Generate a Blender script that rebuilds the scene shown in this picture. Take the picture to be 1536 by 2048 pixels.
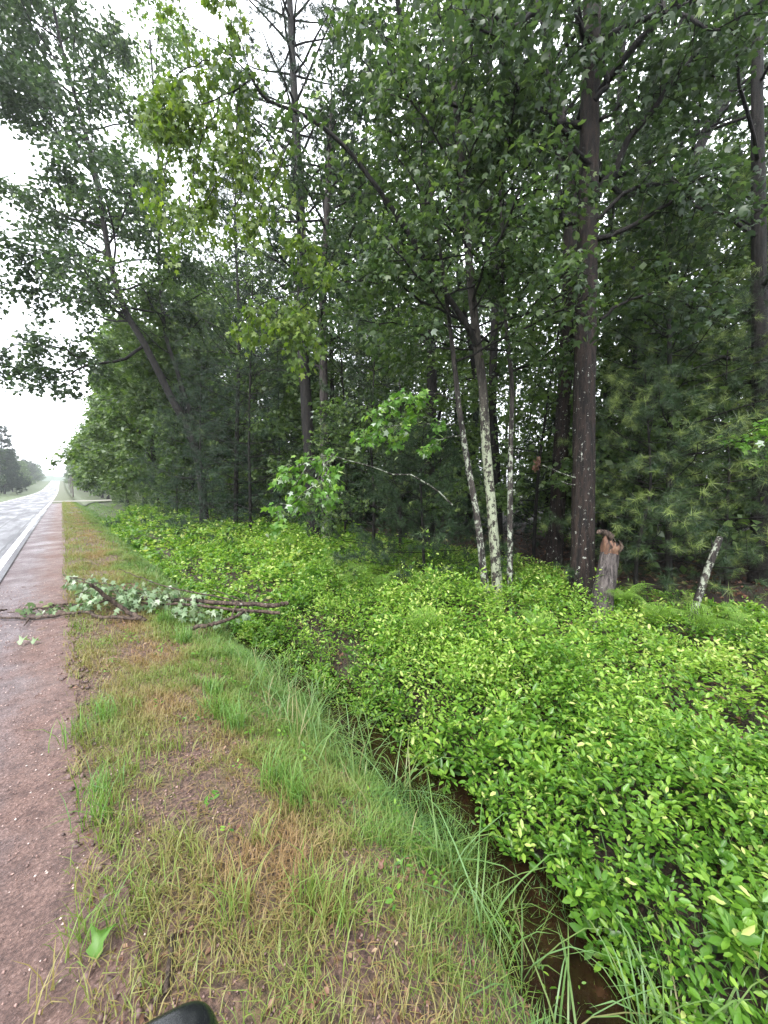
import bpy, math, random
import numpy as np
from mathutils import Vector

for o in list(bpy.data.objects):
    bpy.data.objects.remove(o)
random.seed(5)
rng = np.random.default_rng(11)
R = math.radians
scene = bpy.context.scene
COL = scene.collection

# ------------------------------------------------------------------ camera
F = 770.0                       # focal length in photo pixels (1536 x 2048)
H = 1.7                         # lens height over the shoulder
PITCH = math.atan(54 / 770.0)
YAW = R(39.9)
cam_data = bpy.data.cameras.new('camera')
cam_data.sensor_fit = 'HORIZONTAL'
cam_data.sensor_width = 36.0
cam_data.lens = F / 1536 * 36
cam_data.clip_start = 0.02
cam_data.clip_end = 3000
cam = bpy.data.objects.new('camera', cam_data)
COL.objects.link(cam)
cam.location = (0, 0, H)
cam.rotation_euler = (R(90) - PITCH, 0, -YAW)
scene.camera = cam

# ------------------------------------------------------------------ world, sun, exposure
SUN_EL, SUN_AZ = R(58), R(250)          # soft light from the open road side
world = bpy.data.worlds.new('World')
scene.world = world
world.use_nodes = True
wn, wl = world.node_tree.nodes, world.node_tree.links
wn.clear()
w_out = wn.new('ShaderNodeOutputWorld')
w_bg = wn.new('ShaderNodeBackground')
w_sky = wn.new('ShaderNodeTexSky')
w_sky.sky_type = 'NISHITA'
w_sky.sun_disc = False
w_sky.sun_elevation = SUN_EL
w_sky.sun_rotation = SUN_AZ
w_sky.air_density = 1.0
w_sky.dust_density = 4.0
w_mix = wn.new('ShaderNodeMix')
w_mix.data_type = 'RGBA'
w_mix.inputs['Factor'].default_value = 0.88
w_mix.inputs[7].default_value = (8.4, 8.7, 9.2, 1)       # even cloud cover
wl.new(w_sky.outputs[0], w_mix.inputs[6])
wl.new(w_mix.outputs[2], w_bg.inputs[0])
w_bg.inputs[1].default_value = 0.12
wl.new(w_bg.outputs[0], w_out.inputs[0])

sun_d = bpy.data.lights.new('sun', 'SUN')
sun_d.energy = 1.4
sun_d.angle = R(25)
sun_d.color = (1.0, 0.97, 0.93)
sun = bpy.data.objects.new('sun', sun_d)
COL.objects.link(sun)
sd = Vector((math.sin(SUN_AZ) * math.cos(SUN_EL), math.cos(SUN_AZ) * math.cos(SUN_EL), math.sin(SUN_EL)))
sun.rotation_euler = sd.to_track_quat('Z', 'Y').to_euler()

scene.view_settings.view_transform = 'Standard'
scene.view_settings.look = 'None'
scene.view_settings.gamma = 1.0
scene.view_settings.use_curve_mapping = False
scene.view_settings.exposure = 1.95
scene.render.engine = 'CYCLES'
cy = scene.cycles
cy.max_bounces = 5
cy.diffuse_bounces = 3
cy.glossy_bounces = 2
cy.transmission_bounces = 4
cy.volume_bounces = 0
cy.use_adaptive_sampling = True
cy.adaptive_threshold = .015
cy.use_denoising = True
cy.denoising_prefilter = 'NONE'
cy.denoiser = 'OPENIMAGEDENOISE'
cy.caustics_reflective = False
cy.caustics_refractive = False

# ------------------------------------------------------------------ pixel -> place helpers
_cp, _sp, _cy, _sy = math.cos(PITCH), math.sin(PITCH), math.cos(YAW), math.sin(YAW)


def ray(px, py):
    u, v = px - 768, py - 1024
    fh, up = F * _cp - v * _sp, -v * _cp - F * _sp
    return np.array([u * _cy + fh * _sy, -u * _sy + fh * _cy, up])


def W(px, py, D):
    """point seen at pixel (px, py) at depth D metres in front of the lens"""
    return np.array([0, 0, H]) + ray(px, py) * (D / F)


def on_z(px, py, z):
    r = ray(px, py)
    return np.array([0, 0, H]) + r * ((z - H) / r[2])


# ------------------------------------------------------------------ numeric helpers
_ph = np.random.default_rng(3).uniform(0, 6.28, (40, 2))
_an = np.random.default_rng(4).uniform(0, 6.28, (40, 2))


def nz(x, y, s, seed=0):
    """smooth noise about -1..1 with feature size s"""
    r = 0
    for k in range(5):
        i = (seed * 5 + k) % 40
        f = (1.0 + 0.45 * k) / s * 3.0
        a = _an[i, 0]
        r = r + np.sin((x * math.cos(a) + y * math.sin(a)) * f + _ph[i, 0]) * np.sin((x * math.sin(_an[i, 1]) + y * math.cos(_an[i, 1])) * f * .8 + _ph[i, 1])
    return r / 2.2


def baseY(Y):
    r = 0
    for d in (-14, -7, 0, 7, 14):
        r = r + np.interp(Y + d, [-60, 28, 60, 110, 160, 200, 300, 400, 520, 1200], [0, 0, -.4, -.6, -.6, -.2, 2.2, 5.2, 5.6, -8])
    return r / 5


def cross(X):
    return np.interp(X, [-200, -30, -12, -8.5, -6.6, -5.9, -.9, -.5, .1, .9, 1.3, 1.85, 2.3, 2.7, 3.3, 4.6, 8, 200],
                     [2, .3, -.2, -.55, -.2, -.06, -.03, -.012, 0, -.03, -.14, -.60, -.62, -.36, -.22, -.18, -.1, 1.5])


def swing(X, Y):
    return X + np.interp(Y, [-3, .3, .9, 1.5, 3, 20], [.50, .46, .32, .14, 0, 0]) * np.clip((X - .4) / .7, 0, 1)


def terr(X, Y):
    X, Y = np.asarray(X, float), np.asarray(Y, float)
    rough = np.clip((X - .1) / .8, 0, 1) + np.clip((-X - 6.5) / 2, 0, 1)
    return baseY(Y) + cross(swing(X, Y)) + rough * (.025 * nz(X, Y, .9, 1) + .05 * nz(X, Y, 3, 2)) + np.clip((X - 4) / 6, 0, 1) * .12 * nz(X, Y, 6, 3)


def unit(a):
    return a / (np.linalg.norm(a, axis=-1, keepdims=True) + 1e-9)


# ------------------------------------------------------------------ mesh helpers
class Acc:
    def __init__(s):
        s.V, s.T, s.A, s.n = [], [], [], 0

    def add(s, V, T, a=0.5):
        V = np.asarray(V, float).reshape(-1, 3)
        s.V.append(V)
        s.T.append(np.asarray(T, int).reshape(-1, 3) + s.n)
        s.A.append(np.broadcast_to(np.asarray(a, float), (len(V),)))
        s.n += len(V)
        return s

    def tri(s):
        return sum(len(t) for t in s.T)

    def build(s, name, mat, parent=None, smooth=False, origin=None):
        V, T, A = np.concatenate(s.V), np.concatenate(s.T), np.concatenate(s.A)
        if origin is not None:
            V = V - np.asarray(origin)
        return raw(name, V, T, mat, parent, A, smooth)


def raw(name, V, T, mat, parent=None, A=None, smooth=False):
    me = bpy.data.meshes.new(name)
    me.vertices.add(len(V))
    me.vertices.foreach_set('co', np.ascontiguousarray(V, np.float32).ravel())
    k = T.shape[1]
    me.loops.add(len(T) * k)
    me.loops.foreach_set('vertex_index', np.ascontiguousarray(T, np.int32).ravel())
    me.polygons.add(len(T))
    me.polygons.foreach_set('loop_start', np.arange(0, len(T) * k, k, dtype=np.int32))
    if smooth:
        me.polygons.foreach_set('use_smooth', np.ones(len(T), bool))
    if A is not None:
        at = me.attributes.new('var', 'FLOAT', 'POINT')
        at.data.foreach_set('value', np.ascontiguousarray(A, np.float32))
    me.update(calc_edges=True)
    me.materials.append(mat)
    o = bpy.data.objects.new(name, me)
    COL.objects.link(o)
    if parent is not None:
        o.parent = parent
    return o


def tag(o, label=None, cat=None, group=None, kind=None):
    if label: o['label'] = label
    if cat: o['category'] = cat
    if group: o['group'] = group
    if kind: o['kind'] = kind
    return o


def empty(name, loc, label, cat, group=None):
    o = bpy.data.objects.new(name, None)
    COL.objects.link(o)
    o.location = tuple(float(c) for c in loc)
    o.empty_display_size = .2
    return tag(o, label, cat, group)


def copy_tree(root, loc, rz=0, sc=1.0, label=None, group=None):
    r = root.copy(); COL.objects.link(r)
    r.location = tuple(float(c) for c in loc); r.rotation_euler = (0, 0, rz); r.scale = (sc, sc, sc)
    if label: r['label'] = label
    if group: r['group'] = group
    for ch in root.children:
        c = ch.copy(); COL.objects.link(c); c.parent = r
        for g in ch.children:
            d = g.copy(); COL.objects.link(d); d.parent = c
    return r


def spline(P, n):
    """resample a polyline through P with a Catmull-Rom curve"""
    P = np.asarray(P, float)
    if len(P) < 3:
        t = np.linspace(0, 1, n)[:, None]
        return P[0] * (1 - t) + P[-1] * t
    Q = np.vstack([2 * P[0] - P[1], P, 2 * P[-1] - P[-2]])
    u = np.linspace(0, len(P) - 1 - 1e-6, n)
    i = u.astype(int); t = (u - i)[:, None]
    a, b, c, d = Q[i], Q[i + 1], Q[i + 2], Q[i + 3]
    return .5 * (2 * b + (c - a) * t + (2 * a - 5 * b + 4 * c - d) * t ** 2 + (3 * b - a - 3 * c + d) * t ** 3)


def tube(P, r, k=6, rough=0.0, cap=True):
    P = np.asarray(P, float); n = len(P)
    r = np.broadcast_to(np.asarray(r, float), (n,))
    tg = unit(np.gradient(P, axis=0))
    ref = np.array([1., 0, 0]) if abs(tg[0][2]) > .7 else np.array([0, 0, 1.])
    s = unit(np.cross(tg, ref)); b = np.cross(tg, s)
    a = np.linspace(0, 2 * math.pi, k, endpoint=False)
    rr = r[:, None] * np.ones((1, k))
    if rough:
        g = 1 + rough * .6 * np.random.default_rng(n * 7 + k).standard_normal((1, k)) + rough * .55 * np.random.default_rng(n + k).standard_normal((n, k))
        rr = rr * g
    V = P[:, None, :] + rr[..., None] * (np.cos(a)[None, :, None] * s[:, None, :] + np.sin(a)[None, :, None] * b[:, None, :])
    V = V.reshape(-1, 3)
    i = np.arange(n - 1)[:, None] * k; j = np.arange(k)[None, :]; j2 = (j + 1) % k
    q = np.stack([i + j, i + j2, i + k + j2, i + k + j], -1).reshape(-1, 4)
    T = np.vstack([q[:, [0, 1, 2]], q[:, [0, 2, 3]]])
    if cap:
        m = len(V)
        V = np.vstack([V, P[-1] + tg[-1] * r[-1] * .6])
        e = (n - 1) * k + np.arange(k)
        T = np.vstack([T, np.stack([e, (n - 1) * k + (np.arange(k) + 1) % k, np.full(k, m)], -1)])
    return V, T


# leaf templates: base at origin, tip along +Y, face +Z
def _maple():
    h = [(.10, -.03), (.36, .05), (.24, .24), (.54, .56), (.19, .54)]
    out = [(0, 0)] + h + [(0, 1.02)] + [(-x, y) for x, y in reversed(h)]
    V = [(0, .32, .03)] + [(x, y, -.22 * (x * x + (y - .32) ** 2) + .10 * abs(x)) for x, y in out]
    m = len(out)
    T = [(0, 1 + i, 1 + (i + 1) % m) for i in range(m)]
    return np.array(V), np.array(T)


def _maple_lo():
    V = [(0, 0, 0), (.36, .12, -.02), (.5, .56, -.06), (.17, .5, .03), (0, 1, -.12), (-.17, .5, .03), (-.5, .56, -.06), (-.36, .12, -.02)]
    T = [(0, 1, 3), (1, 2, 3), (3, 4, 5), (0, 3, 5), (0, 5, 7), (7, 5, 6)]
    return np.array(V, float), np.array(T)


MAPLE = _maple()
MAPLE_LO = _maple_lo()
LANCE = (np.array([(0, 0, 0), (.20, .4, .03), (0, 1, -.08), (-.20, .4, .03)]), np.array([(0, 1, 2), (0, 2, 3)]))
CURL = (np.array([(0, 0, 0), (.26, .25, .16), (.30, .6, .10), (0, 1, .12), (-.24, .62, .18), (-.28, .3, .05), (.02, .45, -.02)]), np.array([(0, 1, 6), (1, 2, 6), (2, 3, 6), (3, 4, 6), (4, 5, 6), (5, 0, 6)]))
KITE = (np.array([(0, 0, 0), (.40, .45, .07), (0, 1, -.12), (-.40, .45, .07), ]), np.array([(0, 1, 2), (0, 2, 3)]))
ELLIP = (np.array([(0, 0, 0), (.21, .32, .05), (.18, .72, .04), (0, 1, -.07), (-.18, .72, .04), (-.21, .32, .05)]),
         np.array([(0, 1, 2), (0, 2, 3), (0, 3, 4), (0, 4, 5)]))


def place(acc, tpl, pos, d, n, s, a):
    V, T = tpl
    d = unit(d); side = unit(np.cross(d, n)); n = np.cross(side, d)
    s = np.asarray(s)[:, None, None]
    P = pos[:, None, :] + s * (V[None, :, 0:1] * side[:, None, :] + V[None, :, 1:2] * d[:, None, :] + V[None, :, 2:3] * n[:, None, :])
    m, k = len(pos), len(V)
    TT = (T[None] + (np.arange(m) * k)[:, None, None]).reshape(-1, 3)
    acc.add(P.reshape(-1, 3), TT, np.repeat(a, k))


# ------------------------------------------------------------------ materials
def newmat(name):
    m = bpy.data.materials.new(name); m.use_nodes = True
    nt = m.node_tree; nt.nodes.clear()
    return m, nt.nodes, nt.links


def ramp(N, L, src, stops, interp='LINEAR'):
    r = N.new('ShaderNodeValToRGB'); e = r.color_ramp
    e.interpolation = interp
    while len(e.elements) < len(stops): e.elements.new(.5)
    for el, (p, c) in zip(e.elements, stops):
        el.position = p; el.color = (*c, 1) if len(c) == 3 else c
    L.new(src, r.inputs[0])
    return r.outputs[0]


def leafmat(name, stops, trans=.35, rough=.42, spec=.34):
    m, N, L = newmat(name)
    at = N.new('ShaderNodeAttribute'); at.attribute_name = 'var'
    c = ramp(N, L, at.outputs['Fac'], stops)
    p = N.new('ShaderNodeBsdfPrincipled'); L.new(c, p.inputs['Base Color'])
    p.inputs['Roughness'].default_value = rough
    p.inputs['Specular IOR Level'].default_value = spec
    t = N.new('ShaderNodeBsdfTranslucent')
    mu = N.new('ShaderNodeMix'); mu.data_type = 'RGBA'; mu.blend_type = 'MULTIPLY'; mu.inputs[0].default_value = 1
    L.new(c, mu.inputs[6]); mu.inputs[7].default_value = (1.5, 1.6, .8, 1)
    L.new(mu.outputs[2], t.inputs[0])
    mx = N.new('ShaderNodeMixShader'); mx.inputs[0].default_value = trans
    L.new(p.outputs[0], mx.inputs[1]); L.new(t.outputs[0], mx.inputs[2])
    o = N.new('ShaderNodeOutputMaterial'); L.new(mx.outputs[0], o.inputs[0])
    return m


def noise(N, L, scale, detail=6, rough=.6, stretch=None, src='Object', lac=2.0):
    tc = N.new('ShaderNodeTexCoord')
    v = tc.outputs[src]
    if stretch:
        mp = N.new('ShaderNodeMapping'); mp.inputs['Scale'].default_value = stretch
        L.new(v, mp.inputs[0]); v = mp.outputs[0]
    t = N.new('ShaderNodeTexNoise'); t.inputs['Scale'].default_value = scale
    t.inputs['Detail'].default_value = detail; t.inputs['Roughness'].default_value = rough
    L.new(v, t.inputs['Vector'])
    return t.outputs['Fac']


def mixc(N, L, f, a, b):
    m = N.new('ShaderNodeMix'); m.data_type = 'RGBA'
    for s, i in ((f, 0), (a, 6), (b, 7)):
        if isinstance(s, (tuple, float)): m.inputs[i].default_value = (*s, 1) if isinstance(s, tuple) else s
        else: L.new(s, m.inputs[i])
    return m.outputs[2]


def finish(N, L, col, rough, bump=None, bstr=.4, bdist=.02, spec=.5):
    p = N.new('ShaderNodeBsdfPrincipled')
    if isinstance(col, tuple): p.inputs['Base Color'].default_value = (*col, 1)
    else: L.new(col, p.inputs['Base Color'])
    if isinstance(rough, float): p.inputs['Roughness'].default_value = rough
    else: L.new(rough, p.inputs['Roughness'])
    p.inputs['Specular IOR Level'].default_value = spec
    if bump is not None:
        b = N.new('ShaderNodeBump'); b.inputs['Strength'].default_value = bstr; b.inputs['Distance'].default_value = bdist
        L.new(bump, b.inputs['Height']); L.new(b.outputs[0], p.inputs['Normal'])
    o = N.new('ShaderNodeOutputMaterial'); L.new(p.outputs[0], o.inputs[0])
    return p


def barkmat(name, dark, light, lichen=None, cover=.0, lscale=9., top=None):
    """furrowed bark with patches of crusty lichen"""
    m, N, L = newmat(name)
    f = noise(N, L, 22, 8, .7, (1, 1, .16))
    f2 = noise(N, L, 70, 5, .7, (1, 1, .3))
    av = N.new('ShaderNodeMath'); av.operation = 'MULTIPLY_ADD'; L.new(f2, av.inputs[0]); av.inputs[1].default_value = .35; L.new(f, av.inputs[2])
    f = av.outputs[0]
    col = ramp(N, L, f, [(.59, dark), (.79, light)])
    if lichen:
        g = noise(N, L, lscale, 7, .72, (1, 1, .7))
        lo = .5 + (.5 - cover) * .38
        if top:
            tz = N.new('ShaderNodeTexCoord'); sz = N.new('ShaderNodeSeparateXYZ'); L.new(tz.outputs['Object'], sz.inputs[0])
            mz = N.new('ShaderNodeMapRange'); mz.inputs[1].default_value = top[0]; mz.inputs[2].default_value = top[1]; mz.inputs[3].default_value = 0; mz.inputs[4].default_value = -.22
            L.new(sz.outputs[2], mz.inputs[0]); ag = N.new('ShaderNodeMath'); L.new(g, ag.inputs[0]); L.new(mz.outputs[0], ag.inputs[1]); g = ag.outputs[0]
        mk = ramp(N, L, g, [(lo, (0, 0, 0)), (lo + .03, (1, 1, 1))])
        h = noise(N, L, 60, 3)
        lc = ramp(N, L, h, [(.35, tuple(c * .72 for c in lichen)), (.65, lichen)])
        col = mixc(N, L, mk, col, lc)
    finish(N, L, col, .75, f, 1.0, .04, .3)
    return m


M = {}
M['maple'] = leafmat('maple_leaf', [(0, (.023, .046, .022)), (.5, (.050, .085, .034)), (.88, (.092, .138, .046)), (.97, (.12, .17, .06)), (1, (.28, .33, .27))], .40)
M['maple_dark'] = leafmat('canopy_leaf', [(0, (.021, .040, .023)), (.6, (.044, .074, .036)), (.95, (.075, .115, .048)), (1, (.22, .27, .22))], .40)
M['maple_bright'] = leafmat('lit_young_maple_leaf', [(0, (.05, .13, .025)), (.6, (.10, .21, .035)), (.93, (.19, .29, .06)), (1, (.42, .48, .40))], .4)  # young leaf green, brightened to carry the light on the low sprays
M['maple_yellow'] = leafmat('lit_yellow_green_leaf', [(0, (.045, .085, .02)), (.5, (.088, .142, .026)), (1, (.17, .225, .04))], .45)  # yellow-green maple copy; light on the hanging curtain is in the colour
M['edge'] = leafmat('edge_tree_leaf', [(0, (.036, .072, .026)), (.5, (.080, .132, .043)), (.95, (.145, .21, .065)), (1, (.28, .34, .25))], .40)
M['pale'] = leafmat('upturned_leaf', [(0, (.05, .11, .04)), (.4, (.14, .21, .105)), (.8, (.24, .31, .19)), (1, (.38, .43, .33))], .25)
M['huckle'] = leafmat('huckleberry_leaf', [(0, (.035, .105, .014)), (.4, (.10, .215, .026)), (.85, (.22, .35, .05)), (1, (.46, .51, .18))], .38, .30)
M['fern'] = leafmat('fern_leaf', [(0, (.08, .17, .028)), (1, (.20, .33, .06))], .4, .5)
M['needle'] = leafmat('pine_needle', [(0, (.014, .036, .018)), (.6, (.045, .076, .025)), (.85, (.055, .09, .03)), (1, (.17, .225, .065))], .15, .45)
M['needle_dark'] = leafmat('shade_toned_needle', [(0, (.012, .030, .017)), (1, (.030, .060, .028))], .15, .5)  # darker needle copy with the woodland shade put into its colour
M['grass'] = leafmat('grass_blade', [(0, (.25, .16, .08)), (.28, (.22, .18, .07)), (.5, (.165, .195, .05)), (.75, (.11, .20, .035)), (1, (.08, .18, .055))], .3, .45)
M['sedge'] = leafmat('sedge_blade', [(0, (.22, .19, .10)), (.25, (.13, .17, .05)), (.7, (.10, .19, .05)), (1, (.13, .23, .09))], .3, .38)
M['litter'] = leafmat('dead_leaf', [(0, (.05, .024, .015)), (.5, (.13, .062, .040)), (.85, (.23, .135, .09)), (1, (.32, .25, .17))], .1, .5)
M['bark_main'] = barkmat('dark_furrowed_bark', (.005, .0038, .0035), (.030, .019, .015), (.50, .52, .46), .21, 20, (3.5, 5))
M['bark_dark'] = barkmat('wet_dark_bark', (.003, .0028, .0028), (.017, .014, .012), (.35, .38, .33), .02, 8)
M['bark_lichen'] = barkmat('lichen_crusted_bark', (.018, .016, .014), (.07, .06, .05), (.33, .36, .255), .58, 15, (2.6, 3.6))
M['bark_lichen_half'] = barkmat('patchy_lichen_bark', (.014, .012, .011), (.06, .05, .045), (.37, .40, .32), .45, 15, (2.6, 4.2))
M['bark_grey'] = barkmat('grey_scaly_bark', (.025, .021, .021), (.13, .11, .105), (.45, .46, .42), .12, 16)
M['bark_twig'] = barkmat('fallen_bark', (.022, .015, .012), (.12, .085, .065), (.36, .34, .30), .15, 12)


def flat(name, col, rough=.6, spec=.5):
    m, N, L = newmat(name); finish(N, L, col, rough, spec=spec); return m


def torn():
    m, N, L = newmat('torn_orange_wood')
    f = noise(N, L, 20, 6, .7, (1, 1, .2))
    finish(N, L, ramp(N, L, f, [(.34, (.03, .012, .007)), (.48, (.09, .042, .024)), (.60, (.15, .08, .048)), (.75, (.25, .17, .12))]), .7, f, .8, .02)
    return m
M['torn'] = torn()

# ------------------------------------------------------------------ ground
def ground_mat():
    m, N, L = newmat('verge_and_forest_soil')
    a = noise(N, L, 3.0, 10, .65)
    b = noise(N, L, 45, 8, .75)
    soil = ramp(N, L, b, [(.37, (.020, .011, .009)), (.5, (.085, .047, .036)), (.63, (.21, .13, .10))])
    th = ramp(N, L, b, [(.38, (.035, .024, .013)), (.6, (.17, .115, .06))])
    k = ramp(N, L, a, [(.42, (0, 0, 0)), (.58, (1, 1, 1))])
    col = mixc(N, L, k, soil, th)
    # forest floor: dark needle and leaf mould away from the verge
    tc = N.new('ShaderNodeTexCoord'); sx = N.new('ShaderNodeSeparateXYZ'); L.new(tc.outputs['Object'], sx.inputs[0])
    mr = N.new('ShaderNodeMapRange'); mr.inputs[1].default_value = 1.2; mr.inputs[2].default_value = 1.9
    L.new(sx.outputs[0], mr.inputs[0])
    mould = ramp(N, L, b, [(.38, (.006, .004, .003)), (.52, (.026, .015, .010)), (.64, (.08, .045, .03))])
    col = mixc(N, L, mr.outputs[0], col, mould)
    # far side of the road and far away: plain grassy ground
    m2 = N.new('ShaderNodeMapRange'); m2.inputs[1].default_value = -5.0; m2.inputs[2].default_value = -6.5
    L.new(sx.outputs[0], m2.inputs[0])
    gr = ramp(N, L, a, [(.38, (.035, .062, .018)), (.6, (.075, .095, .032))])
    col = mixc(N, L, m2.outputs[0], col, gr)
    m3 = N.new('ShaderNodeMapRange'); m3.inputs[1].default_value = 18; m3.inputs[2].default_value = 45
    L.new(sx.outputs[1], m3.inputs[0])
    m4 = N.new('ShaderNodeMath'); m4.operation = 'MULTIPLY'; m4.inputs[1].default_value = .8
    L.new(m3.outputs[0], m4.inputs[0])
    col = mixc(N, L, m4.outputs[0], col, gr)
    finish(N, L, col, .72, b, .8, .03)
    return m


def grid(name, xs, ys, zf, mat, xf=None):
    X, Y = np.meshgrid(xs, ys)
    if xf is not None: X = xf(X, Y)
    Z = zf(X, Y)
    V = np.stack([X, Y, Z], -1).reshape(-1, 3)
    nx, ny = len(xs), len(ys)
    i = np.arange(ny - 1)[:, None] * nx; j = np.arange(nx - 1)[None]
    q = np.stack([i + j, i + j + 1, i + nx + j + 1, i + nx + j], -1).reshape(-1, 4)
    return raw(name, V, q, mat, smooth=True)


xs = np.concatenate([np.linspace(-400, -40, 10), np.linspace(-32, -7, 14), np.linspace(-6.4, -.6, 8), np.arange(-.4, 3.6, .06), np.linspace(3.7, 12, 40), np.linspace(13, 45, 20), np.linspace(60, 500, 10)])
ys = np.concatenate([np.linspace(-300, -20, 8), np.linspace(-14, -1, 14), np.arange(-.7, 8, .07), np.linspace(8.2, 30, 60), np.linspace(31, 120, 40), np.linspace(125, 700, 60), np.linspace(760, 1600, 8)])
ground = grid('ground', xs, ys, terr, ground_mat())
tag(ground, kind='structure')


def road_mat():
    m, N, L = newmat('wet_asphalt')
    a = noise(N, L, .9, 6, .6, (1.6, .22, 1))
    b = noise(N, L, 160, 4, .7)
    col = ramp(N, L, b, [(.3, (.045, .045, .05)), (.7, (.105, .10, .11))])
    ro = ramp(N, L, a, [(.38, (.30, .30, .30)), (.62, (.62, .62, .62))])
    finish(N, L, col, ro, b, .5, .006, .3)
    return m


def shoulder_mat():
    m, N, L = newmat('red_sandy_gravel')
    a = noise(N, L, 1.3, 8, .65)
    b = noise(N, L, 70, 8, .8)
    c = noise(N, L, 9, 8, .7)
    sand = ramp(N, L, b, [(.37, (.045, .022, .018)), (.5, (.118, .067, .054)), (.60, (.195, .12, .10)), (.68, (.40, .32, .30))])
    grav = ramp(N, L, b, [(.37, (.028, .020, .022)), (.5, (.10, .074, .077)), (.59, (.21, .165, .17)), (.66, (.48, .44, .46))])
    tc = N.new('ShaderNodeTexCoord'); sx = N.new('ShaderNodeSeparateXYZ'); L.new(tc.outputs['Object'], sx.inputs[0])
    ad = N.new('ShaderNodeMath'); ad.operation = 'MULTIPLY_ADD'; L.new(a, ad.inputs[0]); ad.inputs[1].default_value = .7; L.new(sx.outputs[0], ad.inputs[2])
    k = N.new('ShaderNodeMapRange'); k.inputs[1].default_value = -.22; k.inputs[2].default_value = .10; L.new(ad.outputs[0], k.inputs[0])
    col = mixc(N, L, k.outputs[0], grav, sand)
    dk = ramp(N, L, c, [(.40, (.62, .58, .58)), (.56, (1, 1, 1))])
    mm = N.new('ShaderNodeMix'); mm.data_type = 'RGBA'; mm.blend_type = 'MULTIPLY'; mm.inputs[0].default_value = 1
    L.new(col, mm.inputs[6]); L.new(dk, mm.inputs[7])
    ro = ramp(N, L, a, [(.35, (.38, .38, .38)), (.6, (.75, .75, .75))])
    finish(N, L, mm.outputs[2], ro, b, .9, .012)
    return m


ysr = np.concatenate([np.linspace(-60, -3, 14), np.linspace(-2, 30, 60), np.linspace(31, 120, 60), np.linspace(123, 700, 90)])
ROAD_L, ROAD_R = -5.75, -.90
road = grid('road', np.linspace(ROAD_L, ROAD_R, 9), ysr, lambda X, Y: baseY(Y) + .03 - .012 * np.abs((X - (ROAD_L + ROAD_R) / 2)), road_mat())
tag(road, kind='structure')


def strip(name, xc, w, y0, y1, mat, parent, lift, n=60, wig=0., seed=0, across=False):
    t = np.linspace(0, 1, n)
    if across:
        x = xc[0] + (xc[1] - xc[0]) * t; y = y0 + (y1 - y0) * t + wig * nz(x * 3, x * 0 + seed, 1, seed)
        Lf = np.stack([x, y - w / 2 * (1 + .4 * nz(x * 7, x, 1, 5))], -1); Rt = np.stack([x, y + w / 2], -1)
    else:
        y = y0 * (y1 / y0) ** t if y0 > 0 else y0 + (y1 - y0) * t
        x = xc + wig * nz(y * .4, y * 0 + seed, 1, seed)
        ww = w / 2 * (1 + (.25 * nz(y, y * 0, 1, 6) if wig else 0))
        Lf = np.stack([x - ww, y], -1); Rt = np.stack([x + ww, y], -1)
    P = np.stack([Lf, Rt], 1).reshape(-1, 2)
    Z = baseY(P[:, 1]) + .03 - .012 * np.abs(P[:, 0] - (ROAD_L + ROAD_R) / 2) + lift
    V = np.column_stack([P, Z])
    i = np.arange(n - 1) * 2
    q = np.stack([i, i + 1, i + 3, i + 2], -1)
    return raw(name, V, q, mat, parent)


def line_mat():
    m, N, L = newmat('worn_white_paint')
    a = noise(N, L, 18, 8, .75)
    finish(N, L, ramp(N, L, a, [(.30, (.16, .16, .16)), (.42, (.66, .67, .66)), (.7, (.80, .80, .79))]), .4)
    return m
tar = flat('tar_seam', (.016, .016, .018), .5)
white = line_mat()
strip('edge_line', -1.07, .13, 1.0, 600, white, road, .006, 160)
strip('edge_line', ROAD_L + .25, .12, 1.0, 600, white, road, .006, 160)
strip('tar_seam', -1.26, .05, 2, 90, tar, road, .004, 120, .02, 1)
strip('tar_seam', -1.95, .045, 2, 300, tar, road, .004, 140, .03, 2)
strip('tar_seam', -3.35, .06, 2, 300, tar, road, .004, 140, .03, 3)
for k, yy in enumerate((11.5, 15.5, 21, 27, 34, 44, 57)):
    strip('tar_seam', (-3.3, -1.4 - .3 * (k % 2)), .05 + .004 * yy ** .7, yy, yy + .3 * (-1) ** k, tar, road, .0045, 30, .12, k, across=True)

ssy = np.concatenate([np.linspace(-20, 0, 12), np.arange(.1, 9, .06), np.linspace(9.2, 50, 80), np.linspace(51, 56, 8)])
sh = grid('gravel_shoulder', np.linspace(0, 1, 18), ssy, lambda X, Y: terr(X, Y) + .008 + .006 * nz(X, Y, .35, 4) * np.clip((X + .8) * 4, 0, 1),
          shoulder_mat(), xf=lambda X, Y: -.97 + X * (1.0 + np.interp(Y, [0, 1.2, 2.1, 3.2, 60], [.14, .10, .06, -.02, -.04]) + np.clip(3 / (Y + 2), .1, 1) * (.05 * nz(Y, Y * 0, 1.1, 7) + .03 * nz(Y, Y * 0, .35, 8))))
tag(sh, kind='structure')
dv = grid('side_driveway', np.linspace(-.95, 30, 30), np.linspace(61, 65, 6), lambda X, Y: np.interp(X, [-1, 2, 30], [0, 0, .3]) + baseY(Y) + .05, flat('pale_gravel', (.24, .22, .20), .8))
tag(dv, kind='structure')


def water_mat():
    m, N, L = newmat('still_brown_water')
    a = noise(N, L, 9, 6, .7)
    finish(N, L, ramp(N, L, a, [(.35, (.006, .0032, .002)), (.6, (.016, .008, .0045)), (.75, (.045, .022, .012))]), .12, noise(N, L, 25, 2), .04, .01, .4)
    return m
water = grid('ditch_water', np.linspace(1.25, 2.62, 8), np.linspace(-3, 9, 30), lambda X, Y: X * 0 - .53, water_mat())
tag(water, kind='structure')

# ------------------------------------------------------------------ plant building
def rand_dirs(g, n):
    return unit(g.standard_normal((n, 3)))


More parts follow.
